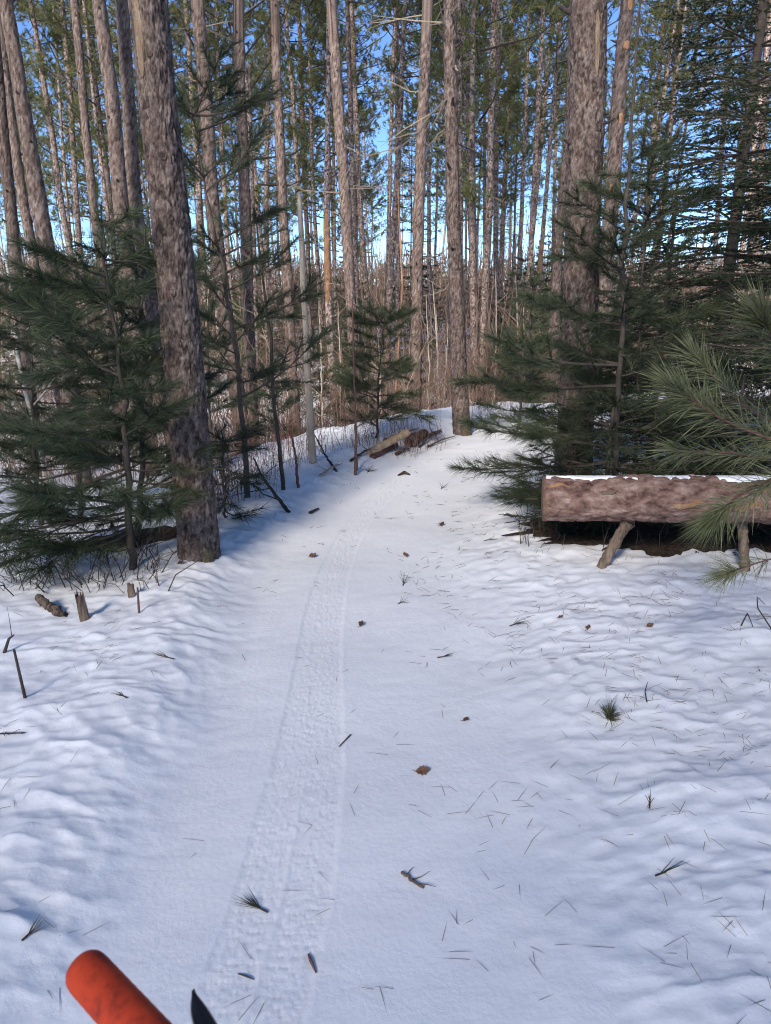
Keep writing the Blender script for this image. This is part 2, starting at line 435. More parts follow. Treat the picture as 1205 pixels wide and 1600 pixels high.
class Needles:
    """collects needles as thin (optionally bent) blades"""
    def __init__(self, rng): self.T = []; self.r = rng
    def shoot(self, pos, d, L, n, nl, a0, a1, w, droop=0.0, bend=False, t0=0.0, flat=0.0):
        r = self.r; pos = np.asarray(pos, float); d = unit(d)
        a, b = perp_frame(d)
        t = t0 + (1 - t0) * r.rand(n)
        base = pos + d * (L * t)[:, None]
        ang = (a0 + (a1 - a0) * r.rand(n)) * (1 - 0.55 * t ** 3)
        az = r.rand(n) * 6.28318
        ca, sa = np.cos(az), np.sin(az) * (1 - flat)
        nd = d * np.cos(ang)[:, None] + (a * ca[:, None] + b * sa[:, None]) * np.sin(ang)[:, None]
        ln = nl * (0.75 + 0.4 * r.rand(n))
        tip = base + nd * ln[:, None]; tip[:, 2] -= droop * ln * (0.5 + r.rand(n))
        side = unit(np.cross(nd, r.randn(n, 3))) * (w * 0.5)
        if bend:
            mid = base + nd * (ln * 0.5)[:, None]; mid[:, 2] -= droop * ln * 0.12
            self.T.append(np.stack([base - side, base + side, mid + side], 1))
            self.T.append(np.stack([base - side, mid + side, mid - side], 1))
            self.T.append(np.stack([mid - side, mid + side, tip], 1))
        else:
            self.T.append(np.stack([base - side, base + side, tip], 1))
    def arr(self): return np.concatenate(self.T)

# ------------------------------------------------------------------ the snow ground: one graded sheet
def graded(segs):
    out = [segs[0][0]]
    for (a, b, s0, s1) in segs:
        x = a
        while x < b - 1e-6:
            f = (x - a) / (b - a); st = s0 * (s1 / s0) ** f
            x += st
            if x < b - st * 0.4: out.append(x)
        out.append(b)
    return np.array(out)
xs_r = graded([(0.02, 0.5, 0.0045, 0.013), (0.5, 1.6, 0.013, 0.024), (1.6, 3.2, 0.024, 0.06), (3.2, 9, 0.06, 0.6), (9, 60, 0.7, 10), (60, 600, 12, 120)])
xs_l = -graded([(0.56, 1.6, 0.008, 0.024), (1.6, 3.2, 0.024, 0.06), (3.2, 9, 0.06, 0.6), (9, 60, 0.7, 10), (60, 600, 12, 120)])[::-1]
xs = np.concatenate([xs_l, np.arange(-0.56 + 0.004, 0.02 - 0.002, 0.0041), xs_r])
ys = np.concatenate([-graded([(0.2, 4, 0.1, 0.5), (4, 60, 0.5, 8), (60, 600, 8, 90)])[::-1],
                     graded([(-0.2, 0.85, 0.1, 0.02), (0.85, 2.3, 0.0052, 0.0075), (2.3, 5.0, 0.0075, 0.026), (5, 10, 0.022, 0.08), (10, 40, 0.12, 1.5), (40, 600, 3, 80)])[1:]])
GX, GY = np.meshgrid(xs, ys)
GZ = base_h(GX, GY) + detail_h(GX, GY) * (1 - sstep(20, 60, np.hypot(GX, GY)))
GZ = GZ + tread_h(GX, GY) * (GY > 0.3)
ny, nx = GX.shape
me = bpy.data.meshes.new('ground')
me.vertices.add(nx * ny)
me.vertices.foreach_set('co', np.stack([GX, GY, GZ], -1).reshape(-1).astype(np.float32))
ii = (np.arange(ny - 1)[:, None] * nx + np.arange(nx - 1)[None, :]).reshape(-1)
quads = np.stack([ii, ii + 1, ii + 1 + nx, ii + nx], 1).astype(np.int32)
me.loops.add(quads.size); me.polygons.add(len(quads))
me.loops.foreach_set('vertex_index', quads.reshape(-1))
me.polygons.foreach_set('loop_start', np.arange(0, quads.size, 4, dtype=np.int32))
me.polygons.foreach_set('use_smooth', np.ones(len(quads), bool))
me.materials.append(M['snow']); me.update(calc_edges=True)
ground = obj('ground', me); ground['kind'] = 'structure'
print('ground', nx, ny)
XL, YL = xs.tolist(), ys.tolist()
import bisect
def gz(x, y):
    i = min(max(bisect.bisect_right(XL, x) - 1, 0), nx - 2); j = min(max(bisect.bisect_right(YL, y) - 1, 0), ny - 2)
    fx = (x - XL[i]) / (XL[i + 1] - XL[i]); fy = (y - YL[j]) / (YL[j + 1] - YL[j])
    return float((GZ[j, i] * (1 - fx) + GZ[j, i + 1] * fx) * (1 - fy) + (GZ[j + 1, i] * (1 - fx) + GZ[j + 1, i + 1] * fx) * fy)
def ground_z(x, y):
    return np.array([gz(a, b) for a, b in zip(np.atleast_1d(x), np.atleast_1d(y))])
del GX, GY, quads

# ------------------------------------------------------------------ trunks
def trunk_mesh(name, P, rad, hero=0, seed=0, stubs=(), flare=0.0, k=12, rings=30, zlim=None, lump=0.0):
    """P polyline (local, base first), rad radii along it. hero>0: displaced bark plates."""
    P = np.asarray(P, float); rad = np.asarray(rad, float)
    s = np.concatenate([[0], np.cumsum(np.linalg.norm(np.diff(P, axis=0), axis=1))])
    L = s[-1]
    if hero:
        fine = np.arange(0, min(zlim or L, L), hero); t = np.concatenate([fine, np.linspace(fine[-1] + 0.15, L, max(4, int((L - fine[-1]) / 0.8)))]) if L > fine[-1] + 0.2 else fine
    else:
        t = L * (np.linspace(0, 1, rings) ** 1.15)
    C = np.stack([np.interp(t, s, P[:, i]) for i in range(3)], 1)
    rr = np.interp(t, s, rad)
    rr = rr * (1 + flare * np.exp(-t / 0.16))
    rr = rr * (1 + 0.03 * perlin(t / 0.7, t * 0 + seed * 3.1, 5))
    C[:, 0] += 0.02 * perlin(t / 1.8, t * 0 + seed * 1.7, 6) * (1 - np.exp(-t)); C[:, 1] += 0.02 * perlin(t / 1.8, t * 0 + seed * 2.9, 7) * (1 - np.exp(-t))
    th = np.arange(k) * 2 * math.pi / k
    T, A = np.meshgrid(t, th, indexing='ij')
    Rr = np.repeat(rr[:, None], k, 1)
    tone = None
    if flare:
        Rr = Rr * (1 + 0.30 * flare * np.exp(-T / 0.22) * np.sin(A * 4 + seed))
    if lump:
        Rr = Rr * (1 + lump * perlin(A / math.pi * 2.0, T / 0.4 + seed, 61))
    if hero:
        circ = 2 * math.pi * rad[0]
        nc = max(6, int(circ / 0.021))
        u = A / (2 * math.pi) * nc; vv = T / 0.030
        u = u + 0.8 * perlin(T / 0.05, A * 5, seed + 70); vv = vv + 0.7 * perlin(A * 6, T / 0.06, seed + 69)
        f1, f2, tone = worley(u, vv, seed + 71, nc)
        g, _, t2 = worley(u * 2.0, vv * 2.0, seed + 73, nc * 2)
        ed = sstep(0.02, 0.34, f2 - f1)
        Rr = Rr + (0.0075 * (ed - 0.6) + 0.006 * (tone - 0.5) + 0.0035 * (t2 - 0.5) - 0.003 * g) * min(1.0, rad[0] / 0.11)
        tone = np.clip(0.55 * tone + 0.45 * t2, 0, 1)
    V = np.stack([C[:, 0][:, None] + Rr * np.cos(A), C[:, 1][:, None] + Rr * np.sin(A), np.repeat(C[:, 2][:, None], k, 1)], -1)
    n = len(t)
    b = MB()
    i0 = (np.arange(n - 1)[:, None] * k + np.arange(k)[None, :]).reshape(-1)
    i1 = (np.arange(n - 1)[:, None] * k + ((np.arange(k) + 1) % k)[None, :]).reshape(-1)
    fs = np.stack([i0, i1, i1 + k, i0 + k], 1)
    b.v.append(V.reshape(-1, 3)); b.f += [tuple(q) for q in fs.tolist()]; b.m += [0] * len(fs); b.n += len(V.reshape(-1, 3))
    for (zt, az, ln, r0, up) in stubs:
        c = np.array([np.interp(zt, t, C[:, i]) for i in range(3)]); rb = float(np.interp(zt, t, rr))
        d = np.array([math.cos(az), math.sin(az), up]); d /= np.linalg.norm(d)
        p0 = c + d * rb * 0.85
        b.tube([p0, p0 + d * (rb * 0.15 + ln * 0.4), p0 + d * (rb * 0.15 + ln) + np.array([0, 0, 0.15 * ln])], [r0 * 1.5, r0, r0 * 0.55], 6, 1)
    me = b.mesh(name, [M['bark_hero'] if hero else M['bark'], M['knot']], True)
    if hero:
        a = me.attributes.new('tone', 'FLOAT', 'POINT')
        arr = np.zeros(len(me.vertices), np.float32); arr[:tone.size] = tone.reshape(-1)
        a.data.foreach_set('value', arr)
    return me, (lambda zt: (np.array([np.interp(zt, t, C[:, i]) for i in range(3)]), float(np.interp(zt, t, rr))))

def rand_stubs(r, L, rad, n, zmax=14, ln=(0.02, 0.10)):
    out = []
    z = 1.0 + r.rand() * 0.8
    while z < min(zmax, L - 1) and len(out) < n:
        whorl = r.randint(1, 4); a0 = r.rand() * 6.28
        for q in range(whorl):
            out.append((z + 0.06 * r.randn(), a0 + q * 2.1 + 0.4 * r.randn(), ln[0] + (ln[1] - ln[0]) * r.rand() ** 2, 0.010 + 0.010 * r.rand(), 0.1 + 0.5 * r.rand()))
        z += 0.35 + 0.45 * r.rand()
    return out

# ------------------------------------------------------------------ high crowns (shared meshes) and dead twigs
def crown_mesh(seed, H=8.0, W=1.9, limbs=36, tufts=15, nn=18, dense=1.0):
    r = np.random.RandomState(seed); wood = MB(); nd = Needles(r)
    for i in range(limbs):
        f = (i + 0.5) / limbs
        z = H * (0.02 + 0.94 * f)
        prof = (0.45 + 0.55 * min(1, f / 0.3)) * (1 - 0.80 * max(0, (f - 0.3) / 0.7) ** 1.2)
        ln = W * prof * (0.65 + 0.6 * r.rand())
        az = i * 2.399 + 0.5 * r.randn()
        el = 0.05 + 0.65 * f + 0.15 * r.randn()
        d = np.array([math.cos(az) * math.cos(el), math.sin(az) * math.cos(el), math.sin(el)])
        p0 = np.array([0, 0, z]); p1 = p0 + d * ln * 0.55; p2 = p0 + d * ln + np.array([0, 0, 0.18 * ln])
        wood.tube([p0, p1, p2], [0.028, 0.016, 0.006], 3, 0, False)
        for j in range(int(tufts * dense)):
            t = 0.35 + 0.65 * r.rand() ** 0.7
            c = p0 + (p2 - p0) * t + r.randn(3) * np.array([0.20, 0.20, 0.13]) * (0.4 + ln * 0.45)
            td = unit(d * 0.5 + np.array([0, 0, 0.7]) + r.randn(3) * 0.5)
            nd.shoot(c, td, 0.18, nn, 0.18, 0.3, 1.35, 0.024, 0.1)
            if j % 3 == 0:
                wood.tube([p0 + (p2 - p0) * t, c], [0.008, 0.005], 3, 0, False)
    return wood.mesh('crown_limbs', [M['twig']]), tri_mesh('crown_needles', nd.arr(), [M['needle_crown']])
CROWNS = [crown_mesh(100 + i, 7.5 + i * 0.6, 1.8 + 0.15 * i, 36, 15) for i in range(5)]
DENSE = [crown_mesh(120 + i, 9.0, 2.0, 46, 22, 18) for i in range(2)]
def dead_mesh(seed, z0, z1, n, lmin=0.3, lmax=1.5):
    r = np.random.RandomState(seed); b = MB()
    for i in range(n):
        z = z0 + (z1 - z0) * r.rand(); az = r.rand() * 6.28; ln = lmin + (lmax - lmin) * r.rand() ** 1.5
        d = np.array([math.cos(az), math.sin(az), 0.1 + 0.35 * r.randn()]); p = [np.array([0, 0, z])]
        for q in range(4):
            p.append(p[-1] + unit(d) * ln / 4); d = d + 0.25 * r.randn(3) + np.array([0, 0, 0.08])
        b.tube(p, np.linspace(0.012, 0.003, 5), 3, 0, False)
        for q in range(r.randint(1, 5)):
            s = p[r.randint(1, 4)]; dd = unit(d + r.randn(3) * 0.8)
            b.tube([s, s + dd * ln * 0.2, s + dd * ln * 0.38 + 0.04 * r.randn(3)], [0.006, 0.004, 0.002], 3, 0, False)
    return b.mesh('dead_branches', [M['dead_twig']])
DEAD = [dead_mesh(140 + i, 3.0, 12.5, 34) for i in range(4)]

def tall_pine(pts, w, label, diam=0.21, Y=None, base=None, H=None, hero=0, seed=0, flare=0.15, group=None, k=12, rings=34, stubs=10, crown=None, dead=None,
              name='red_pine', cat='tree', zlim=None, crown_scale=1.0, broken=False, crown_h=None):
    """pts: pixels on the trunk's axis, highest first; w: widths there. Stands at depth Y (or where the base pixel meets the ground)."""
    r = np.random.RandomState(seed + 1000)
    w = list(w) if hasattr(w, '__len__') else [w] * len(pts)
    if base is not None:
        g = on_ground(*base); Y = g[1]
    elif Y is None:
        px, py = pts[len(pts) // 2]; Y = diam * F / w[len(pts) // 2] * ray(px, py)[1]
    Q = [at(px, py, Y) for px, py in pts]
    rad = [0.5 * wi * (q - CAM)[1] / ray(*p)[1] / F for wi, q, p in zip(w, Q, pts)]
    Q = Q[::-1]; rad = rad[::-1]                          # lowest first
    if len(Q) == 1: raise ValueError
    if base is None:                                      # run the lowest stretch down to the ground
        q0, q1 = Q[0], Q[1]; d = (q0 - q1) / max(q1[2] - q0[2], 1e-3)
        d[:2] = np.clip(d[:2], -0.16, 0.16)
        zz = gz(q0[0], q0[1])
        for _ in range(3):
            b0 = q0 + d * (q0[2] - zz); zz = gz(b0[0], b0[1])
        if b0[2] < q0[2] - 0.2: Q = [b0] + Q; rad = [rad[0] * 1.08] + rad
    b0 = np.array(Q[0]); b0[2] = gz(b0[0], b0[1]) - 0.03
    Q[0] = b0 - np.array([0, 0, 0.15])
    H = H or 17 + 3.5 * r.rand()
    if not broken:
        top, prev = Q[-1], Q[-2]
        d = (top - prev) / max(top[2] - prev[2], 1e-3)
        z2 = b0[2] + H
        if top[2] < z2 - 1:
            n = 3
            for i in range(1, n + 1):
                zq = top[2] + (z2 - top[2]) * i / n
                Q.append(top + d * (zq - top[2]) * (1 - 0.15 * i / n)); Q[-1][2] = zq; rad.append(rad[len(rad) - i] * (1 - 0.2 * i) if False else max(0.035, rad[-1] * 0.8))
    root = thing(name, b0, label, cat, group)
    P = np.array(Q) - b0
    me, at_z = trunk_mesh('trunk', P, rad, hero, seed, rand_stubs(r, P[-1][2], rad[0], stubs), flare, k, rings, zlim)
    obj('trunk', me, root)
    topz = P[-1][2]
    if crown is None: crown = CROWNS[seed % len(CROWNS)]
    if crown:
        ch = 8.0 * crown_scale
        c, _ = at_z(topz)
        c3, _ = at_z(topz - 3.0); dv = (c - c3) / max((c - c3)[2], 1e-3)
        off = c - dv * ch
        a = obj('limbs', crown[0], root, off); n_ = obj('crown', crown[1], root, off)
        for q in (a, n_): q.rotation_euler = Vector((0, 0, 1)).rotation_difference(Vector(dv.tolist())).to_euler(); q.scale = (crown_scale,) * 3
    if dead is not None and dead is not False:
        c, _ = at_z(3.0); c2, _ = at_z(min(12.5, topz)); dv = Vector((c2 - c).tolist())
        e = obj('dead_branches', DEAD[dead % len(DEAD)], root, c - (c2 - c) / (c2 - c)[2] * c[2])
        e.rotation_euler = Vector((0, 0, 1)).rotation_difference(dv).to_euler(); e['kind'] = 'stuff'
    return root, at_z, Y

# ------------------------------------------------------------------ the big and middle pines, each by where it stands
big_l, bl_at, BLY = tall_pine([(233, 0), (249, 165), (266, 330), (290, 630), (312, 860)], [58, 58, 58, 60, 64],
    'thick scarred pine standing at the left edge of the trail', base=(313, 866), hero=0.013, seed=1, flare=0.10, k=110, zlim=3.4, stubs=0, dead=None)
big_r, br_at, BRY = tall_pine([(917, 0), (916, 145), (908, 330), (902, 560), (896, 720)], [56, 54, 53, 52, 57],
    'thick grey pine rising behind the log bench', Y=4.95, hero=0.013, seed=2, flare=0.10, k=110, zlim=4.2, stubs=0, dead=None)
mid_t, mt_at, MTY = tall_pine([(702, 0), (704, 145), (707, 330), (714, 466), (718, 611), (725, 672)], [19, 20.5, 21.5, 23, 26, 28],
    'straight pine beside the far end of the trail where it bends', base=(726, 677), hero=0.022, seed=3, flare=0.16, k=48, zlim=6.5, stubs=26, dead=0)

CAT = [  # pixels, widths, label, options
 ([(9, 0), (84, 460)], [20, 27], 'broad pine trunk leaning left at the left edge, behind the pale sunlit trunk', dict(seed=10, diam=.23)),
 ([(0, 50), (39, 330), (58, 430)], [14, 15, 16], 'pale sunlit pine trunk crossing in front of a broader trunk, far left', dict(seed=11, diam=.17)),
 ([(0, 150), (25, 424), (41, 570)], [17, 19, 20], 'leftmost pine trunk, cut by the picture edge higher up', dict(seed=12)),
 ([(47, 0), (72, 145), (98, 330), (115, 424)], [7, 8.5, 9, 10], 'crooked thin pine with dead side branches, right of the broad leaning trunk', dict(seed=13, dead=1)),
 ([(96, 0), (110, 145), (120, 330), (130, 450)], [7.5, 8, 9, 9], 'thin straight pine against open sky, left of the forked-looking trunk', dict(seed=14)),
 ([(116, 0), (129, 145), (147, 330), (168, 490)], [13, 13, 13, 13], 'medium pine with dark knots above the left sapling', dict(seed=15, diam=.19)),
 ([(129, 0), (151, 145), (175, 330), (180, 430)], [7, 8, 8, 8], 'thin leaning pine squeezed left of two stout trunks', dict(seed=16)),
 ([(155, 0), (174, 145), (190, 330), (201, 424)], [21, 22, 24, 27], 'stout pine, left one of the pair just left of the scarred trunk', dict(seed=17, diam=.24)),
 ([(189, 0), (200, 145), (212, 330), (224, 404)], [20, 20, 23, 24], 'stout pine, right one of the pair just left of the scarred trunk', dict(seed=18, diam=.24)),
 ([(290, 0), (300, 145), (309, 260), (316, 400)], [7, 8, 9, 9], 'thin pine directly right of the scarred trunk', dict(seed=19)),
 ([(309, 0), (320, 145), (333, 330), (342, 420), (354, 500)], [20, 21, 22, 25, 25], 'stout rough pine, first large trunk right of the scarred one', dict(seed=20, diam=.24)),
 ([(373, 0), (376, 145), (384, 330), (390, 530)], [18, 17, 18, 19], 'pale smooth pine, second large trunk right of the scarred one', dict(seed=21, dead=2)),
 ([(396, 340), (402, 600)], [7, 8], 'dark thin trunk hugging the right side of a pale pine', dict(seed=22, diam=.15, crown=False, H=9)),
 ([(424, 0), (417, 207), (416, 330), (418, 600)], [5, 7, 8.3, 9], 'thin straight pine just left of the pale tapering one', dict(seed=23, dead=3)),
 ([(429, 0), (434, 145), (443, 330), (449, 424), (455, 549), (461, 650)], [14, 14, 14, 15.5, 16, 17], 'pale pine with a vertical crack, near the slope left of the trail', dict(seed=24, diam=.19)),
 ([(445, 0), (453, 104), (458, 145), (463, 228), (468, 330), (476, 424), (486, 540)], [5, 6, 6, 7, 7, 8, 9], 'dark forked tree with upturned limbs', dict(seed=25, diam=.17, dead=1)),
 ([(466, 0), (470, 83), (475, 270), (484, 450), (490, 560)], [6, 7, 7, 7, 8], 'thin pine close behind the dark forked tree', dict(seed=26)),
 ([(518, 0), (528, 145), (541, 330), (546, 424), (553, 580)], [16.5, 17, 18, 17, 16], 'large pine leaning left near the middle of the stand', dict(seed=27, dead=0)),
 ([(514, 0), (514, 124), (512, 207), (510, 362), (513, 466), (523, 650)], [7, 7, 8, 11, 11, 13], 'pine with an orange peeled stretch of bark', dict(seed=28, diam=.18)),
 ([(549, 0), (555, 145), (563, 330), (572, 445), (582, 600)], [7, 7.5, 8, 9, 10], 'thin wavy pine right of the large leaning one', dict(seed=29, dead=3)),
 ([(550, 250), (556, 445), (562, 630)], [8, 10, 13], 'shaded pine pressed against the right of the large leaning one', dict(seed=30, diam=.19)),
 ([(633, 0), (627, 145), (618, 330), (610, 424), (602, 600)], [6.5, 8, 10, 11, 10], 'slim pine leaning right, behind the small sapling', dict(seed=31, diam=.19)),
 ([(621, 300), (622, 530)], [7, 8], 'dark trunk behind the thin orange sapling', dict(seed=32, diam=.17)),
 ([(668, 0), (663, 145), (654, 330), (653, 404), (649, 620)], [17, 16.5, 18, 17, 18], 'large pine, sunlit at the top, leaning right in the middle', dict(seed=33, diam=.21, dead=2)),
 ([(667, 0), (670, 249), (671, 404), (673, 580)], [4, 5, 6.5, 7], 'narrow reddish trunk between the two middle pines', dict(seed=34, diam=.15)),
 ([(723, 0), (730, 187), (734, 330), (738, 400), (745, 610)], [7, 7, 8, 9, 10.5], 'slim pine right of the trail-end trunk, left of a close pair', dict(seed=35, diam=.18)),
 ([(740, 0), (739, 145), (741, 400)], [6, 6.5, 8], 'thin pine half hidden behind another, right of the trail-end trunk', dict(seed=36)),
 ([(757, 0), (757, 330), (758, 430)], [4.5, 5, 5], 'very thin dark pine left of the close leaning pair', dict(seed=37)),
 ([(773, 0), (768, 145), (764, 330), (759, 424), (752, 600)], [9, 9, 10, 9.5, 10.5], 'pale pine of a close pair, the one leaning right', dict(seed=38, diam=.18, dead=0)),
 ([(779, 0), (777, 145), (775, 362), (777, 500)], [7, 7, 8, 9], 'darker pine of a close pair, the upright one', dict(seed=39)),
 ([(827, 0), (822, 166), (813, 383), (808, 560)], [5, 5.5, 7, 8], 'thin dark pine crossing the yellow-green foliage', dict(seed=41)),
 ([(866, 0), (855, 124), (847, 207), (836, 330), (820, 490)], [5.5, 6.5, 7, 7, 8], 'thin pine leaning right across open sky', dict(seed=42)),
 ([(872, 8), (871, 145), (867, 270), (864, 400)], [4, 5, 5, 5.5], 'thin broken-topped pine just left of the thick grey pine', dict(seed=43, broken=True, crown=False)),
 ([(799, 300), (796, 383), (793, 480)], [3, 3, 3.5], 'faint thin trunk against pale sky right of the close pair', dict(seed=44, crown=False, H=14)),
 ([(805, 376), (803, 480)], [4, 6], 'short broken brown snag against pale sky', dict(seed=45, diam=.16, broken=True, crown=False)),
 ([(862, 200), (847, 383), (843, 424), (838, 530)], [6, 7, 8, 8], 'thin pine with orange patches left of the thick grey pine', dict(seed=46, diam=.18)),
 ([(896, 0), (888, 200), (872, 393), (862, 590)], [9, 10, 14, 16], 'sunlit pine peeking out left of the thick grey pine', dict(seed=47, diam=.2)),
 ([(979, 0), (968, 137), (960, 251), (948, 440)], [20.5, 22, 22, 22], 'flaky orange-tinged pine right of the thick grey pine', dict(seed=48, diam=.22)),
 ([(1041, 0), (1027, 148), (1021, 217), (1008, 360)], [8, 7, 7.5, 8], 'dark slim pine behind the spruce branches, left one of two', dict(seed=49)),
 ([(1065, 0), (1051, 160), (1045, 228), (1025, 430)], [6, 7, 8, 8], 'dark slim pine behind the spruce branches, right one of two', dict(seed=50)),
 ([(1120, 105), (1062, 199), (1017, 285), (985, 350)], [5, 6, 6.5, 7], 'dead trunk tilted far to the right behind the spruce', dict(seed=51, diam=.14, broken=True, crown=False, name='leaning_snag')),
 ([(1142, 0), (1139, 91), (1132, 183), (1124, 300)], [7, 7, 7, 7], 'slim pine seen through the upper spruce branches', dict(seed=52)),
 ([(1187, 0), (1183, 90), (1176, 300)], [9, 9, 10], 'pine by the upper right picture edge, left one of two', dict(seed=53)),
 ([(1202, 0), (1197, 100), (1188, 300)], [11, 11, 12], 'pine by the upper right picture edge, right one of two', dict(seed=54)),
]
TREES = {}
for pts, w, label, kw in CAT:
    kw = dict(kw)
    wm = sum(w) / len(w)
    if wm > 11 and 'hero' not in kw: kw.update(hero=0.048, k=28, zlim=7.5 if wm > 14 else 9.5, stubs=30)
    else: kw.setdefault('stubs', 34)
    TREES[kw['seed']] = tall_pine(pts, w, label, **kw)
# orange peeled stretches and scars: thin sleeves of bare wood on the trunk
def sleeve(tree, z0, z1, az0, az1, m, name='bare_patch', lift=0.004, seed=0, n=40, k=16):
    root, at_z, _ = tree
    r = np.random.RandomState(seed); V = []; zz = np.linspace(z0, z1, n)
    for i, z in enumerate(zz):
        f = i / (n - 1); sh = min(1, 5 * f, 5 * (1 - f)) ** 0.5
        c, rr = at_z(z + 0.15)
        j = 0.25 * float(perlin(np.array([z * 7.0]), np.array([seed + 0.5]), 3)[0]); j2 = 0.25 * float(perlin(np.array([z * 7.0]), np.array([seed + 9.5]), 3)[0])
        am, ah = 0.5 * (az0 + az1), 0.5 * (az1 - az0) * max(sh, 0.05)
        for q in range(k):
            e = q / (k - 1); a = am - ah * (1 + j) + (2 * ah + ah * (j + j2)) * e
            lf = lift * (1 - (2 * e - 1) ** 4) - 0.010 * ((2 * e - 1) ** 8) + 0.002 * r.randn()
            V.append(c + np.array([math.cos(a), math.sin(a), 0]) * (rr + lf))
    b = MB(); b.add(V, [(i * k + j, i * k + j + 1, (i + 1) * k + j + 1, (i + 1) * k + j) for i in range(n - 1) for j in range(k - 1)])
    return obj(name, b.mesh(name, [m], True), root)
F_ = -math.pi / 2      # the azimuth that faces the viewer
def zpix(tree, py, px):
    return at(px, py, tree[2])[2] - tree[0].location[2] 
t = TREES[28]; sleeve(t, zpix(t, 475, 513), zpix(t, 330, 511), F_ - 1.35, F_ + 1.1, M['orange_bark'], seed=1, lift=0.006)
t = TREES[46]; sleeve(t, zpix(t, 445, 843), zpix(t, 370, 848), F_ - 1.3, F_ + 1.2, M['orange_bark'], seed=2, lift=0.006)
t = TREES[48]
for q, (ya, yb, a0, a1) in enumerate(((20, -8, -.2, .7), (80, 66, -.3, .9), (196, 178, -.2, .8), (302, 288, -.8, .2))):
    sleeve(t, zpix(t, ya, 970), zpix(t, yb, 970), F_ + a0, F_ + a1, M['orange_bark'], 'flake', seed=5 + q, n=14, k=8, lift=0.008)
t = (big_l, bl_at, BLY); sc1 = sleeve(t, zpix(t, 128, 228), zpix(t, -30, 222), F_ - 0.75, F_ - 0.10, M['scar_wood'], 'bark_scar', seed=12, lift=0.007, n=60)
sc1['label'] = 'pale yellow resin scar'
t = (big_r, br_at, BRY); sc2 = sleeve(t, zpix(t, 126, 922), zpix(t, 25, 922), F_ + 0.10, F_ + 0.38, M['scar_wood'], 'bark_scar', seed=13, lift=0.009, n=50)
sc2['label'] = 'narrow pale split in the bark'
# knots and stub limbs on the two thick trunks
def knot(tree, px, py, az, size, ln=0.0, seed=0):
    root, at_z, Y = tree
    z = zpix(tree, py, px) + 0.15; c, rr = at_z(z)
    d = np.array([math.cos(az), math.sin(az), 0.15]); d /= np.linalg.norm(d)
    r = np.random.RandomState(seed); b = MB()
    p = c + d * (rr - 0.004)
    if ln:
        b.tube([p - d * 0.02, p + d * ln * 0.4, p + d * ln + np.array([0, 0, 0.25 * ln])], [size * 1.3, size * 0.8, size * 0.45], 8)
        return obj('branch_stub', b.mesh('branch_stub', [M['knot']], True), root)
    a, bb = perp_frame(d); k = 14; V = []; 
    for ring, (f, h) in enumerate(((1.25, -0.004), (1.0, 0.007), (0.62, 0.004), (0.25, -0.006))):
        for q in range(k):
            th = q * 6.2832 / k; rad = size * f * (1 + 0.25 * r.randn() * 0.5)
            V.append(p + a * math.cos(th) * rad + bb * math.sin(th) * rad * 1.35 + d * h)
    fs = [(i * k + j, i * k + (j + 1) % k, (i + 1) * k + (j + 1) % k, (i + 1) * k + j) for i in range(3) for j in range(k)] + [tuple(range(3 * k, 4 * k))]
    b.add(V, fs)
    return obj('knot', b.mesh('knot', [M['knot']]), root)
T1 = (big_l, bl_at, BLY); T2 = (big_r, br_at, BRY)
for q, (px, py, az, sz) in enumerate(((236, 95, .12, .014), (264, 252, .25, .014), (276, 462, .05, .012), (249, 465, -.8, .012), (280, 562, .1, .010), (265, 347, .3, .010), (287, 356, .75, .012), (295, 645, .2, .008))):
    knot(T1, px, py, F_ + az, sz, seed=q)
for q, (px, py, az, sz) in enumerate(((914, 322, 0.05, .022), (931, 205, .5, .02), (905, 480, -.2, .01))):
    knot(T2, px, py, F_ + az, sz, seed=20 + q)
knot(T2, 882, 22, math.pi - 0.1, .020, .07, 31); knot(T2, 945, 196, 0.0, .012, .07, 32); knot(T2, 945, 184, 0.4, .010, .06, 33); knot(T2, 884, 228, math.pi + .2, .010, .04, 34)
knot((mid_t, mt_at, MTY), 698, 78, math.pi, .012, .05, 35); knot((mid_t, mt_at, MTY), 713, 75, F_ + .9, .014, .07, 36); knot((mid_t, mt_at, MTY), 698, 155, math.pi, .012, .05, 37)
# moss at the feet of two trunks
for tr, a0, a1, zz in ((T1, F_ + 0.35, F_ + 0.95, .10), ((mid_t, mt_at, MTY), F_ + 0.1, F_ + 1.3, .10)):
    sleeve(tr, -0.05, zz, a0, a1, M['moss'], 'moss', seed=40, lift=0.010, n=18)

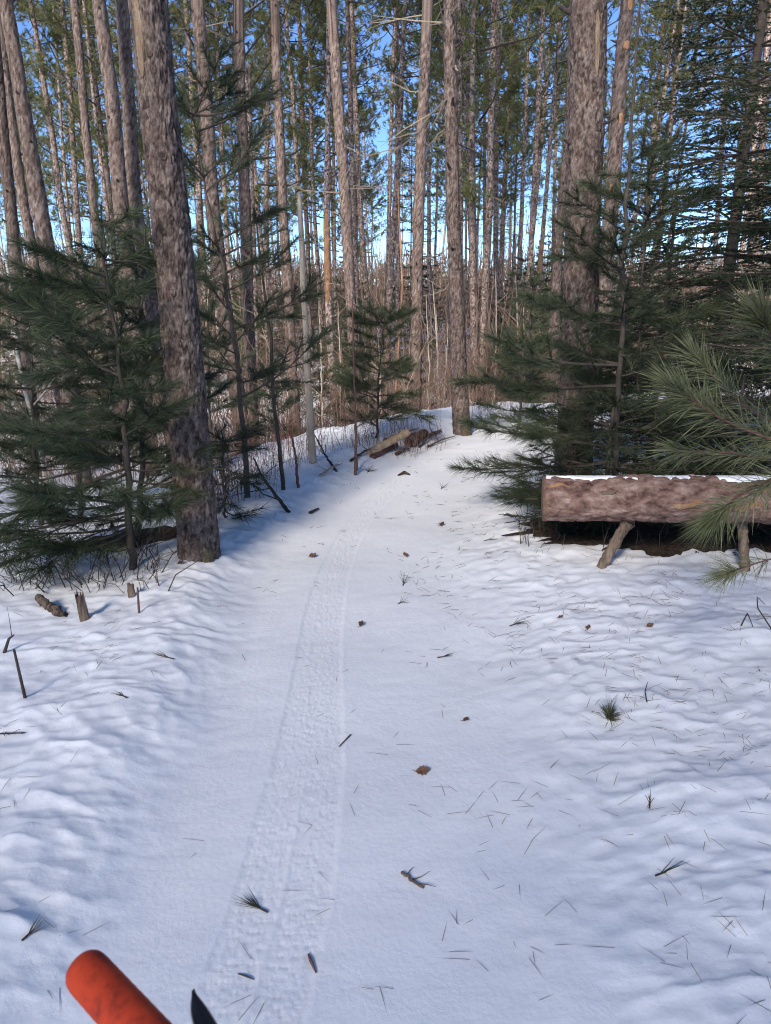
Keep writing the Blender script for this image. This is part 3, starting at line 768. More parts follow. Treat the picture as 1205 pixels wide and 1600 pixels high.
# ------------------------------------------------------------------ far pines: thin trunks and crowns that close the view
FARL = 'distant slender pine in the dense stand that closes the view'
FARG = 'distant pines of the far stand'
rf = np.random.RandomState(5)
slots = np.linspace(-60, 1250, 108)
for i, px in enumerate(slots):
    px = px + rf.uniform(-9, 9)
    Z = rf.choice([rf.uniform(22, 48), rf.uniform(48, 80), rf.uniform(70, 115)], p=[.42, .33, .25])
    if 1000 < px < 1120 and rf.rand() < 0.55: continue
    x = (px - 602.5) / F * Z; y = Z
    p0 = np.array([x, y, gz(x, y)])
    lean = rf.randn(2) * 0.025
    H = rf.uniform(16, 21) * (0.9 if Z < 50 else 1.0)
    r0 = rf.uniform(0.07, 0.115)
    n = 6; tt = np.linspace(0, 1, n)
    P = np.stack([lean[0] * H * tt + 0.12 * np.sin(tt * 4 + i), lean[1] * H * tt, H * tt - 0.1], 1)
    names = ['the left picture edge', 'the broad leaning trunk', 'the stout pair on the left', 'the scarred trunk', 'the pale smooth pine', 'the dark forked tree', 'the orange-peeled pine', 'the slim right-leaning pine', 'the large sunlit-topped middle pine', 'the trail-end trunk', 'the close pair of pines', 'the bushy yellow-green pine', 'the thick grey pine', 'the flaky orange-tinged pine', 'the two dark slim pines', 'the layered spruce', 'the right picture edge']
    ank = [0, 45, 185, 260, 378, 455, 512, 620, 660, 708, 770, 800, 910, 968, 1045, 1150, 1205]
    q_ = min(max(bisect.bisect_right(ank, px) - 1, 0), len(ank) - 2)
    root = thing('far_pine', p0, 'distant slender pine between ' + names[q_] + ' and ' + names[q_ + 1], 'tree', FARG)
    me, at_z = trunk_mesh('trunk', P, np.linspace(r0, 0.04, n), 0, i, rand_stubs(rf, H, r0, 12, ln=(0.03, 0.2)), 0.1, 8, 16)
    obj('trunk', me, root)
    cr = CROWNS[i % 5] if rf.rand() < 0.85 else DENSE[i % 2]
    s = rf.uniform(0.9, 1.4); c, _ = at_z(H - 0.1)
    for nm, m_ in (('limbs', cr[0]), ('crown', cr[1])):
        dv = Vector((lean[0], lean[1], 1)); o = obj(nm, m_, root, (c[0] - lean[0] * 8.2 * s, c[1] - lean[1] * 8.2 * s, H - 8.2 * s)); o.scale = (s * 1.02, s * 1.02, s)
        o.rotation_euler = (dv.to_track_quat('Z', 'Y') @ Euler((0, 0, i * 1.3)).to_quaternion()).to_euler()
    if rf.rand() < 0.45:
        e = obj('dead_branches', DEAD[i % 4], root); e['kind'] = 'stuff'; e.rotation_euler = (math.atan(-lean[1]), math.atan(lean[0]), 0)
# the bushy yellow-green white pine between the close pair and the thick grey pine
wpL = tall_pine([(802, 0), (797, 120), (793, 197), (783, 420)], [6, 6, 7, 8], 'bushy yellow-green pine with foliage low down its trunk', diam=.24, seed=60, crown=False, H=17, name='white_pine')
for q, (zc, s) in enumerate(((5.2, .42), (7.2, .75), (9.5, .9), (3.9, .22))):
    c, _ = wpL[1](zc + 2)
    for nm, m_ in (('limbs', DENSE[q % 2][0]), ('crown', DENSE[q % 2][1])):
        o = obj(nm, m_, wpL[0], (c[0], c[1], zc)); o.scale = (s, s, s * .8); o.rotation_euler[2] = q
# ------------------------------------------------------------------ young conifers
def px_branch(wood, nd, p0, d, ln, r, r0, shoot_n, nl, w, up=0.35, gap=0.085, side=0.55, bend=False, mi=0, ang=(0.25, 1.15), start=0.30, droop=0.06):
    """one branch of a soft pine: axis, side shoots, needles on the outer growth"""
    d = unit(d); n = 6; pts = [np.asarray(p0, float)]; dd = d.copy()
    for i in range(n):
        pts.append(pts[-1] + unit(dd) * ln / n)
        dd = dd + np.array([0, 0, up / n]) + 0.06 * r.randn(3)
    pts = np.array(pts)
    wood.tube(pts, np.linspace(r0, r0 * 0.3, len(pts)), 5, mi, False)
    s = np.linspace(0, 1, len(pts))
    def P(t): return np.array([np.interp(t, s, pts[:, i]) for i in range(3)])
    hd = unit(np.cross(d, [0, 0, 1.0]))
    nside = max(2, int(ln * (1 - start) / gap))
    for i in range(nside):
        t = start + (1 - start) * (i + 0.3 * r.rand()) / nside
        p = P(t); tan = unit(P(min(1, t + .05)) - P(t - .05))
        sg = 1 if i % 2 else -1
        sl = (ln * (1 - t) * side + 0.07) * (0.7 + 0.5 * r.rand())
        sdv = unit(tan * 0.75 + hd * sg * (0.65 + 0.25 * r.rand()) + np.array([0, 0, 0.10 + 0.18 * r.randn()]))
        q = p + sdv * sl
        wood.tube([p, p + sdv * sl * 0.5 + np.array([0, 0, -0.01]), q], [r0 * 0.45, r0 * 0.35, r0 * 0.22], 4, mi, False)
        L = min(sl, 0.27)
        nd.shoot(q - sdv * L, sdv, L, int(shoot_n * (0.5 + 0.5 * L / 0.2)), nl, ang[0], ang[1], w, droop, bend)
        if sl > 0.26:
            for sg2 in (-1, 1):
                if r.rand() < 0.85:
                    p2 = p + sdv * sl * (0.35 + 0.3 * r.rand()); s2 = unit(sdv * 0.8 + unit(np.cross(sdv, [0, 0, 1.0])) * sg2 * 0.7 + np.array([0, 0, 0.1]))
                    l2 = sl * 0.4
                    wood.tube([p2, p2 + s2 * l2], [r0 * 0.3, r0 * 0.2], 3, mi, False)
                    nd.shoot(p2 + s2 * l2 * 0.1, s2, l2 * 0.9, int(shoot_n * 0.8), nl, ang[0], ang[1], w, droop, bend)
    tip = pts[-1]; td = unit(pts[-1] - pts[-2])
    nd.shoot(tip - td * 0.18, td, 0.20, int(shoot_n * 1.2), nl, ang[0] * .8, ang[1], w, droop, bend)

def sapling(stem, label, whorls, seed, prof, r_base=0.018, shoot_n=95, nl=0.10, w=0.0030, name='pine_sapling', cat='sapling', group=None, per=5, el=0.15, needle='needle_wp',
            gap=0.07, side=0.60, separate=False, extra=(), up=0.35, start=0.20, bias=None):
    """stem: world points base first. whorls: heights (m above base). prof(h) -> branch length."""
    r = np.random.RandomState(seed); stem = np.asarray(stem, float); b0 = stem[0].copy()
    root = thing(name, b0, label, cat, group)
    loc = stem - b0; H = loc[-1][2]
    def S(z): return np.array([np.interp(z, loc[:, 2], loc[:, i]) for i in range(3)])
    tb = MB(); zz = np.linspace(-0.1, H, 24)
    tp = np.array([S(max(z, 0)) + np.array([0, 0, min(z, 0)]) for z in zz]); tp[1:, :2] += 0.006 * r.randn(23, 2)
    tb.tube(tp, np.linspace(r_base, 0.004, 24), 8, 0, True)
    obj('trunk', tb.mesh('trunk', [M['twig']], True), root)
    wood = MB(); nd = Needles(r)
    def one(p, d, ln):
        nonlocal wood, nd
        px_branch(wood, nd, p, d, ln, r, 0.004 + 0.006 * ln, shoot_n, nl, w, up=up, gap=gap, side=side, start=start)
        if separate:
            br = obj('branch', wood.mesh('branch', [M['twig']]), root)
            obj('needles', tri_mesh('needles', nd.arr(), [M[needle]]), br)
            wood = MB(); nd = Needles(r)
    for z in whorls:
        a0 = r.rand() * 6.28; f = z / H
        for q in range(per):
            az = a0 + q * 6.2832 / per + 0.25 * r.randn()
            e = el + 0.30 * f + 0.20 * r.randn()
            ln = prof(z) * (0.50 + 0.75 * r.rand())
            if bias is not None: ln *= 1 + bias[1] * math.cos(az - bias[0])
            one(S(min(H, max(.04, z + .07 * r.randn()))), (math.cos(az) * math.cos(e), math.sin(az) * math.cos(e), math.sin(e)), ln)
    for (z, az, e, ln) in extra:
        one(S(z), (math.cos(az) * math.cos(e), math.sin(az) * math.cos(e), math.sin(e)), ln)
    top = S(H); td = unit(S(H) - S(H - 0.2))
    nd.shoot(top - td * 0.18, td, 0.22, 70, nl, 0.15, 0.9, w)
    if not separate:
        obj('branches', wood.mesh('branches', [M['twig']]), root)
        obj('crown', tri_mesh('crown', nd.arr(), [M[needle]]), root)
    else:
        obj('leading_shoot', tri_mesh('leading_shoot', nd.arr(), [M[needle]]), root)
    return root
def stem_from(pxs, base):
    g = on_ground(*base) if not isinstance(base, (int, float)) else None
    Y = g[1] if g is not None else base
    S = [at(px, py, Y) for px, py in pxs]
    if g is not None: S = [g] + S
    else: S[0][2] = gz(S[0][0], S[0][1])
    return S
lin = lambda a, b, h: (lambda z: a + (b - a) * min(1, z / h))
# left clump
sapling(stem_from([(200, 760), (190, 600), (174, 480), (163, 400), (154, 320)], (207, 888)), 'bushy pine sapling with drooping boughs just left of the scarred trunk',
        [.32, .5, .72, .95, 1.15, 1.35, 1.52], 201, lin(.72, .20, 1.9), .022, per=6, el=-0.06, bias=(math.pi, .36), extra=[(.24, math.pi, -.28, .72), (.22, math.pi + .5, -.28, .66), (.26, math.pi - .55, -.22, .62), (.20, math.pi + .95, -.25, .52), (.30, math.pi + .25, -.12, .8)])
sapling(stem_from([(222, 700), (225, 560), (222, 420), (228, 360)], (217, 838)), 'pine sapling half behind the scarred trunk, its top level with the trunk knots',
        [.3, .55, .8, 1.05, 1.3, 1.5], 202, lin(.66, .22, 1.7), .02, per=6, el=.05)
sapling(stem_from([(60, 800), (52, 700), (50, 560), (40, 480)], 4.6), 'sparse pine sapling at the left picture edge beside the birch',
        [.3, .6, .85, 1.1, 1.3, 1.5], 203, lin(.66, .25, 1.7), .018, per=5, el=0.0)
sapling(stem_from([(130, 830), (125, 700), (120, 560), (112, 470)], 5.2), 'dark pine sapling between the birch and the bushy left sapling',
        [.35, .65, .95, 1.2, 1.45, 1.65], 204, lin(.75, .25, 1.9), .02, per=6, el=0.05)
sapling(stem_from([(388, 800), (384, 720), (370, 560), (345, 400), (322, 300), (303, 180)], 4.75), 'tall thin pine sapling with reaching boughs right of the scarred trunk',
        [.75, 1.0, 1.3, 1.62, 1.95, 2.3, 2.6], 205, lin(.55, .34, 2.8), .021, per=4, el=0.1, bias=(0.0, .35))
sapling(stem_from([(352, 800), (350, 740), (348, 690)], 4.3), 'low pine tuft drooping beside the foot of the scarred trunk',
        [.15, .32, .5], 206, lin(.32, .2, .6), .01, per=5, el=-.2, shoot_n=70, nl=.10)
# small ones round the middle
sapling(stem_from([(590, 640), (594, 560), (600, 505)], (590, 684)), 'small pine sapling behind the fallen logs by the trail',
        [.22, .38, .55, .75, .95, 1.1], 207, lin(.52, .22, 1.3), .014, per=6, el=0.02, w=.0032, needle='needle_mid')
for q, (px, Y, h, lab) in enumerate(((430, 9.5, 1.3, 'low pine sapling among dry stems on the slope left of the trail'), (500, 13.0, 2.2, 'dark pine sapling behind the pale dead pole'),
        (560, 12.5, 2.0, 'pine sapling in the shade behind the dark stake'), (655, 14.5, 2.3, 'dark sapling left of the trail-end trunk'),
        (770, 12.5, 1.6, 'young pine beyond the bend of the trail'), (815, 11.0, 1.9, 'young pine left of the thick grey pine in the distance'),
        (808, 7.6, .95, 'low young pine at the right edge of the far trail bend'), (850, 15.0, 2.6, 'dark young pine far behind the thick grey pine'), (330, 8.0, 2.2, 'shaded sapling far behind the scarred trunk'), (470, 20, 3.0, 'dark round-topped young pine below the forked tree'))):
    x = (px - 602.5) / F * Y * 1.02
    b = np.array([x, Y, gz(x, Y)])
    sapling([b, b + (0.03, 0, h * .5), b + (0.0, 0.05, h)], lab, list(np.linspace(.2, h - .15, 6)), 230 + q, lin(.42 * h ** .6, .22, h), .018, per=5, el=.05, w=.0075, shoot_n=42, nl=.11, gap=.11)

# the white pine behind the log bench, its boughs in front of the thick grey pine
sapling(stem_from([(962, 735), (965, 640), (969, 560), (975, 420), (981, 300), (988, 160), (999, 0), (1006, -90)], 4.35), 'young pine with feathery boughs spreading left behind the log bench',
        [.28, .48, .70, .95, 1.22, 1.5, 1.9], 210, (lambda z: max(.22, .82 - .38 * z)), .022, per=4, el=0.02, shoot_n=110, nl=.10, w=.0026, separate=True, up=.30, gap=.065,
        extra=[(.35, math.pi - .1, -.22, .95), (.55, math.pi + .25, -.18, .95), (.25, math.pi + .55, -.25, .85), (.80, math.pi - .25, -.05, .95), (.92, math.pi + .35, 0.05, .85), (1.15, math.pi + .1, .10, .60),
               (1.45, math.pi + .5, .22, .50), (1.65, math.pi + .45, .30, .45), (.18, math.pi + .9, -.10, .75)], bias=(math.pi, .18))
sapling(stem_from([(992, 740), (996, 620), (1003, 450), (1010, 320), (1014, 250)], 4.75), 'thin-stemmed pine sapling right of the feathery young pine',
        [.5, .8, 1.1, 1.4, 1.7, 1.95], 211, lin(.6, .35, 2.2), .012, per=5, el=.1)

# spruces at the right: flat layered boughs of short needles
def spruce(base, H, label, seed, R0, trunk_r=.07, whorl_gap=.24, z0=.3, name='spruce_tree', per=5, needle_w=.0035, tw=.075, lean=(0, 0), nn=26, separate=False, nlen=.022):
    r = np.random.RandomState(seed); base = np.asarray(base, float)
    root = thing(name, base, label, 'tree')
    tb = MB(); zz = np.linspace(-.15, H, 16)
    tb.tube(np.stack([lean[0] * zz, lean[1] * zz, zz], 1), np.linspace(trunk_r, .008, 16), 9)
    obj('trunk', tb.mesh('trunk', [M['twig']], True), root)
    wood = MB(); nd = Needles(r)
    z = z0
    while z < H - .15:
        f = z / H; a0 = r.rand() * 6.28
        for q in range(per):
            az = a0 + q * 6.2832 / per + .2 * r.randn(); ln = R0 * (1 - f) ** .8 * (.75 + .4 * r.rand()) + .1
            e = -.12 + .45 * f + .08 * r.randn()
            d = np.array([math.cos(az) * math.cos(e), math.sin(az) * math.cos(e), math.sin(e)]); p0 = np.array([lean[0] * z, lean[1] * z, z])
            pts = [p0]; dd = d.copy()
            for i in range(6):
                pts.append(pts[-1] + unit(dd) * ln / 6); dd = dd + np.array([0, 0, -.05 + .05 * i]) + .04 * r.randn(3)
            pts = np.array(pts); wood.tube(pts, np.linspace(.006 + .006 * ln, .003, 7), 4, 0, False)
            s = np.linspace(0, 1, 7); hd = unit(np.cross(d, [0, 0, 1.0])); nt = int(ln / tw)
            for i in range(nt):
                t = .12 + .88 * (i + r.rand()) / nt; p = np.array([np.interp(t, s, pts[:, k]) for k in range(3)])
                for sg in (-1, 1):
                    sl = (ln * .45 * (1 - t) + .09) * (.7 + .5 * r.rand())
                    sv = unit(d * .8 + hd * sg * .75 + np.array([0, 0, -.12 + .12 * r.randn()]))
                    wood.tube([p, p + sv * sl], [.003, .0015], 3, 0, False)
                    nd.shoot(p, sv, sl, int(nn * sl / .12), nlen, .5, 1.1, needle_w, 0, t0=.05, flat=.35)
                    if sl > .22:
                        for k2 in range(int(sl / .09)):
                            p3 = p + sv * sl * (.25 + .7 * r.rand()); s3 = unit(sv + unit(np.cross(sv, [0, 0, 1.0])) * (1 if k2 % 2 else -1) * .8 + np.array([0, 0, -.1])); l3 = sl * .35
                            nd.shoot(p3, s3, l3, int(nn * l3 / .12) + 6, nlen, .5, 1.1, needle_w, 0, flat=.35)
            nd.shoot(pts[-2], pts[-1] - pts[-2], ln / 6 + .03, 30, nlen, .4, 1.0, needle_w)
        z += whorl_gap * (.8 + .4 * r.rand())
    obj('branches', wood.mesh('branches', [M['twig']]), root)
    obj('crown', tri_mesh('crown', nd.arr(), [M['needle_sp']]), root)
    return root
def gp(x, y): return np.array([x, y, gz(x, y)])
spruce(gp(3.0, 4.7), 6.4, 'dark layered spruce filling the right edge above the log bench', 301, 1.6, tw=.085, per=6, whorl_gap=.22, nn=10, needle_w=.0075, nlen=.026)
spruce(gp(3.1, 7.0), 6.0, 'dark spruce further back on the right, behind the layered one', 302, 1.6, per=5, tw=.11, needle_w=.014, nn=8, whorl_gap=.26, nlen=.03)
spruce(gp(2.05, 5.6), 1.9, 'low dense spruce in the gloom behind the log bench', 303, .9, .03, per=6, tw=.09, needle_w=.008, nn=13, whorl_gap=.16, nlen=.03)
spruce(gp(1.35, 4.35), .75, 'low dark conifer tucked behind the left half of the log bench', 304, .62, .02, per=6, tw=.08, needle_w=.007, nn=12, whorl_gap=.11, nlen=.03, z0=.08)
spruce(gp(2.05, 4.25), .85, 'low dark conifer tucked behind the right half of the log bench', 305, .70, .02, per=6, tw=.08, needle_w=.007, nn=12, whorl_gap=.11, nlen=.03, z0=.08)
for q, (px, Z, h, R0, lab) in enumerate(((640, 36, 11.5, 1.9, 'dark narrow spruce standing between the two middle pines'), (1060, 17, 3.4, 1.2, 'distant shaded spruce behind the young pine on the right'),
        (700, 24, 2.8, 1.1, 'far low spruce just left of the trail-end trunk'), (795, 22, 3.0, 1.1, 'far dark spruce beyond the trail bend'), (880, 26, 3.6, 1.3, 'far dark spruce left of the thick grey pine'),
        (490, 34, 4.6, 1.5, 'far dark spruce between the forked tree and the peeled pine'), (430, 30, 3.6, 1.3, 'far dark spruce left of the cracked pale pine'), (250, 26, 3.6, 1.3, 'far dark spruce hidden behind the scarred trunk and stout pair'),
        (100, 24, 4.0, 1.4, 'far dark spruce behind the left saplings'), (570, 30, 3.2, 1.2, 'far dark spruce right of the large leaning pine'), (760, 40, 5.0, 1.7, 'far tall spruce behind the close pair of pines'))):
    x = (px - 602.5) / F * Z
    spruce(gp(x, Z), h, lab, 310 + q, R0, .05, per=4, tw=.22, needle_w=.022, nn=7, whorl_gap=.36 if h < 6 else .5, nlen=.06)

rq = np.random.RandomState(61); LCL, LCG = 'low dark conifer in the far undergrowth between the trunks', 'low conifers of the far undergrowth'
low = [spruce(gp(-7.0, 24.0), 3.0, LCL, 350, 1.1, .04, per=5, tw=.2, needle_w=.03, nn=8, whorl_gap=.28, nlen=.07), spruce(gp(5.0, 30.0), 3.6, LCL, 351, 1.3, .04, per=5, tw=.2, needle_w=.03, nn=8, whorl_gap=.28, nlen=.07)]
for o in low: o['group'] = LCG
def copy_thing(src, loc, rz, s, label, group):
    r_ = src.copy(); col.objects.link(r_); r_.location = [float(v) for v in loc]; r_.rotation_euler = (0, 0, rz); r_.scale = (s, s, s); r_['label'] = label; r_['group'] = group
    for ch in src.children:
        c = ch.copy(); col.objects.link(c); c.parent = r_
    return r_
for ch in [c for o in low for c in o.children if c.name.startswith('crown')]: ch.data.materials[0] = M['needle_mid']
for i in range(76):
    Y = rq.uniform(17, 70); X = rq.uniform(-.56, .56) * Y
    copy_thing(low[i % 2], gp(X, Y), i * 1.1, rq.uniform(.55, 1.25), LCL, LCG)
for i in range(34):
    Y = rq.uniform(52, 100); X = -.56 * Y + 1.12 * Y * ((i * .618) % 1)
    copy_thing(low[i % 2], gp(X, Y), i * 1.9, rq.uniform(1.2, 2.1), LCL, LCG)
# the pine stand goes on behind the viewer and filters the low sun
NSHADE = 26
rb = np.random.RandomState(9)
TL, TG = 'tall pine of the stand behind the viewer, outside the picture', 'pines behind the viewer'
proto = None
for i in range(NSHADE):
    y = -13 - 22 * (i + rb.rand()) / NSHADE; x = -13 + 25 * ((i * .618 + .15 * rb.rand()) % 1) + math.tan(SUN_AZ - math.pi) * y
    if proto is None:
        proto = thing('shading_pine', gp(x, y), TL, 'tree', TG)
        tm, _ = trunk_mesh('trunk', np.array([(0, 0, -.2), (0, 0, 9), (0.1, 0, 18)]), [.13, .1, .04], 0, 1, (), .1, 8, 8)
        obj('trunk', tm, proto)
        for nm, m_ in (('limbs', DENSE[0][0]), ('crown', DENSE[0][1])):
            o = obj(nm, m_, proto, (.08, 0, 18 - 9 * 1.45)); o.scale = (1.3, 1.3, 1.45)
    else: copy_thing(proto, gp(x, y), i * 1.7, rb.uniform(.9, 1.12), TL, TG)

# ------------------------------------------------------------------ the near red pine on the right: boughs of long needles
rp_base = gp(1.75, 2.05)
rp = thing('pine_sapling', rp_base, 'long-needled young pine reaching in from the right edge before the log bench', 'sapling')
tb = MB(); zz = np.linspace(-.1, 2.6, 14); tb.tube(np.stack([0.02 * np.sin(zz * 2), 0 * zz, zz], 1), np.linspace(.03, .008, 14), 9)
obj('trunk', tb.mesh('trunk', [M['twig']], True), rp)
rr_ = np.random.RandomState(77)
def near_branch(pix, r0=.006, tufts=(), nl=.125, dens=150, zroot=None):
    """pix: (px, py, Y) along the bough from the trunk outwards; needles over the last stretch"""
    pts = [np.array([0, 0, zroot])] if zroot is not None else []
    pts += [at(px, py, Y) - rp_base for px, py, Y in pix]
    pts = np.array(pts); wood = MB(); nd = Needles(rr_)
    # smooth it a little
    s = np.concatenate([[0], np.cumsum(np.linalg.norm(np.diff(pts, axis=0), axis=1))])
    q = np.linspace(0, s[-1], 16); sm = np.stack([np.interp(q, s, pts[:, i]) for i in range(3)], 1)
    for _ in range(3): sm[1:-1] = .5 * sm[1:-1] + .25 * (sm[:-2] + sm[2:])
    wood.tube(sm, np.linspace(r0, r0 * .45, 16), 7, 0, True)
    L = s[-1]
    for (f0, f1, n) in tufts:
        a = np.array([np.interp(f0 * L, q, sm[:, i]) for i in range(3)]); b = np.array([np.interp(f1 * L, q, sm[:, i]) for i in range(3)])
        nd.shoot(a, b - a, np.linalg.norm(b - a), n, nl, .35, 1.25, .0019, .10, True)
    tip = sm[-1]; td = unit(sm[-1] - sm[-3])
    nd.shoot(tip - td * .05, td, .06, dens, nl, .1, 1.15, .0019, .08, True)
    br = obj('branch', wood.mesh('branch', [M['red_twig']], True), rp)
    obj('needles', tri_mesh('needles', nd.arr(), [M['needle_rp']]), br)
    return sm
near_branch([(1290, 640, 1.95), (1215, 560, 1.9), (1192, 500, 1.85)], .007, [(.62, .85, 90), (.8, 1.0, 170)], .13, 200, zroot=.75)
near_branch([(1260, 700, 1.95), (1150, 672, 1.95), (1095, 640, 1.95), (1058, 608, 1.95)], .006, [(.45, .7, 120), (.68, .9, 170), (.85, 1.0, 140)], .125, 150, zroot=.62)
near_branch([(1270, 690, 2.1), (1180, 650, 2.15), (1120, 600, 2.2), (1090, 560, 2.2)], .005, [(.5, .8, 90), (.8, 1.0, 120)], .115, 90, zroot=.66)
near_branch([(1280, 740, 1.9), (1200, 742, 1.85), (1150, 760, 1.82), (1120, 805, 1.80)], .006, [(.55, .8, 80), (.78, 1.0, 200)], .115, 190, zroot=.55)
near_branch([(1270, 860, 1.9), (1205, 868, 1.85), (1160, 890, 1.82), (1134, 896, 1.80)], .004, [(.85, 1.0, 60)], .085, 110, zroot=.35)
near_branch([(1275, 720, 2.25), (1180, 715, 2.3), (1110, 700, 2.35), (1060, 705, 2.4)], .005, [(.4, .7, 90), (.7, 1.0, 140)], .115, 80, zroot=.58)
for q in range(6):      # boughs on the far side of that tree
    az = -1.2 + q * .55; ln = .5; z = .5 + .25 * q
    w_ = MB(); n_ = Needles(rr_); px_branch(w_, n_, (0, 0, z), (math.cos(az), math.sin(az), .2), ln, rr_, .007, 90, .12, .002)
    b_ = obj('branch', w_.mesh('branch', [M['red_twig']]), rp); obj('needles', tri_mesh('needles', n_.arr(), [M['needle_rp']]), b_)

# ------------------------------------------------------------------ log bench
bl = at(851, 779, 3.62); br_ = at(1330, 781, 3.40)
bench_root = gp(0.5 * (bl[0] + br_[0]), 3.5)
bench = thing('log_bench', bench_root, 'log bench on splayed wooden legs, powdered with snow', 'bench')
ax = br_ - bl; LB = float(np.linalg.norm(ax)); axu = ax / LB
n, k = 150, 72
t_ = np.linspace(0, 1, n); th = np.arange(k) * 2 * math.pi / k
T, A = np.meshgrid(t_ * LB, th, indexing='ij')
up_ = np.array([0, 0, 1.0]); up_ = unit(up_ - axu * up_.dot(axu)); fw = np.cross(up_, axu)       # fw points away from the viewer (+y)
Rr = .108 + .008 * sstep(.3, .45, T) * (1 - sstep(.5, .75, T)) * (0.5 - 0.5 * np.cos(A)) + .006 * perlin(T / .3, np.cos(A) * 2, 3)
fl1, fl2, ft = worley(T / .075, A / 6.28318 * 14, 91, None)
ftv = np.where(A < 0, 0, ft)
Rr = Rr + .009 * (ft - .5) + .007 * sstep(.02, .3, fl2 - fl1) + .0025 * perlin(T / .02, A * 8, 92)
V = bl + T[..., None] * axu + Rr[..., None] * (-np.cos(A)[..., None] * up_ + np.sin(A)[..., None] * fw)   # angle 0 = underside
b = MB()
V0 = V.reshape(-1, 3) - bench_root
fs = [(i * k + j, i * k + (j + 1) % k, (i + 1) * k + (j + 1) % k, (i + 1) * k + j) for i in range(n - 1) for j in range(k)]
b.add(V0, fs)
obj('log', b.mesh('log', [M['log_bark']], True), bench)
for tpos, sgn in ((0, -1), (n - 1, 1)):                                # cut ends, slightly domed
    b = MB(); ring = V[tpos]; c = ring.mean(0)
    pts = [c + (ring - c) * f + axu * sgn * h for f, h in ((1.0, .0), (.97, .010), (.6, .013), (.25, .014))]
    vv = np.concatenate(pts + [[c + axu * sgn * .014]]) - bench_root
    fs = [(i * k + j, i * k + (j + 1) % k, (i + 1) * k + (j + 1) % k, (i + 1) * k + j) for i in range(3) for j in range(k)] + [(3 * k + j, 3 * k + (j + 1) % k, 4 * k) for j in range(k)]
    b.add(vv, fs); obj('cut_end', b.mesh('cut_end', [M['cut_wood']], True), bench)
# snow lying along the top
b = MB(); n2, k2 = 140, 14; VV = []
for i in range(n2):
    x = LB * (.004 + .99 * i / (n2 - 1))
    lo = -.5 + .45 * float(perlin(np.array([x / .16]), np.array([2.2]), 14)[0]); hi = .20 + .45 * float(perlin(np.array([x / .2]), np.array([5.2]), 15)[0])
    for j in range(k2):
        f = j / (k2 - 1); a = math.pi + (-(lo + 0) * 0 + (lo if False else 0)) + (-0.55 + .5 * (lo + .5)) * (1 - f) * 1.25 * 1 + hi * f
        hgt = .115 + .003 * math.sin(math.pi * f) ** .6 - .012 * (f < .02 or f > .98) + .002 * float(perlin(np.array([x / .03]), np.array([f * 6]), 16)[0])
        VV.append(bl + axu * x + hgt * (-math.cos(a) * up_ + math.sin(a) * (-fw) * -1) - bench_root)
b.add(VV, [(i * k2 + j, i * k2 + j + 1, (i + 1) * k2 + j + 1, (i + 1) * k2 + j) for i in range(n2 - 1) for j in range(k2 - 1)])
obj('snow_cap', b.mesh('snow_cap', [M['snow']], True), bench)
# legs
def leg(p_top, p_foot, r0, seed):
    r = np.random.RandomState(seed); b = MB(); nn = 20; kk = 18; t = np.linspace(0, 1, nn)[:, None]
    P = np.asarray(p_top) * (1 - t) + np.asarray(p_foot) * t - bench_root
    b.tube(P + .0025 * r.randn(nn, 3), r0 * (1 + .04 * r.randn(nn)), kk); return obj('leg', b.mesh('leg', [M['leg_wood']], True), bench)
g1 = on_ground(940, 886); leg(at(980, 815, g1[1] + .03), g1 - np.array([0.02, 0, .05]), .026, 1)
g1b = gp(g1[0] + .16, g1[1] + .40); leg(at(985, 815, 3.66), g1b - np.array([0, 0, .05]), .026, 2)
g2 = on_ground(1168, 892); leg(at(1160, 815, g2[1] + .08), g2 - np.array([0, 0, .06]), .024, 3)
g3 = gp(br_[0] - .10, 3.25); leg(bl + axu * (LB - .12), g3 - np.array([-.1, 0, .05]), .026, 4)
g4 = gp(br_[0] - .10, 3.75); leg(bl + axu * (LB - .12), g4 - np.array([-.1, 0, .05]), .026, 5)
# a knot with a splintered stub, and patches of bare orange wood on the log
def log_patch(x0, x1, a0, a1, m, nm, lift, seed):
    n, k = 30, 10; VV = []
    for i in range(n):
        f = i / (n - 1); sh = max(.08, math.sin(math.pi * f) ** .5) ; x = x0 + (x1 - x0) * f
        for j in range(k):
            e = j / (k - 1); am = .5 * (a0 + a1) + .12 * math.sin(x * 40 + seed); ah = .5 * (a1 - a0) * sh * (1 + .3 * math.sin(x * 70 + j + seed))
            a = am + ah * (2 * e - 1)
            ri = np.interp(x, t_ * LB, Rr[:, int((a % 6.2832) / 6.2832 * k72) % k72]) + lift - .012 * (2 * e - 1) ** 8
            VV.append(bl + axu * x + ri * (-math.cos(a) * up_ + math.sin(a) * fw) - bench_root)
    b = MB(); b.add(VV, [(i * k + j, i * k + j + 1, (i + 1) * k + j + 1, (i + 1) * k + j) for i in range(n - 1) for j in range(k - 1)])
    return obj(nm, b.mesh(nm, [m], True), bench)
k72 = 72
VW = 1.5 * math.pi       # side that faces the viewer: sin(a) = -1
log_patch(.60, .74, VW - .22, VW + .12, M['orange_bark'], 'bare_patch', .006, 1)
log_patch(.01, .12, VW - .95, VW - .70, M['orange_bark'], 'bare_patch', .005, 2)
log_patch(.85, 1.02, VW - .1, VW + .18, M['orange_bark'], 'bare_patch', .005, 3)
b = MB(); kb = bl + axu * .30 + .105 * (-fw * .8 + up_ * .45) - bench_root
for q, dv in enumerate(((.5, -.3, .35), (.7, -.2, .1), (.3, -.5, .3))):
    dv = unit(np.array(dv)); b.tube([kb - axu * .02 * q, kb + dv * .03, kb + dv * .055], [.016, .010, .002], 6)
obj('splintered_knot', b.mesh('splintered_knot', [M['rot']]), bench)

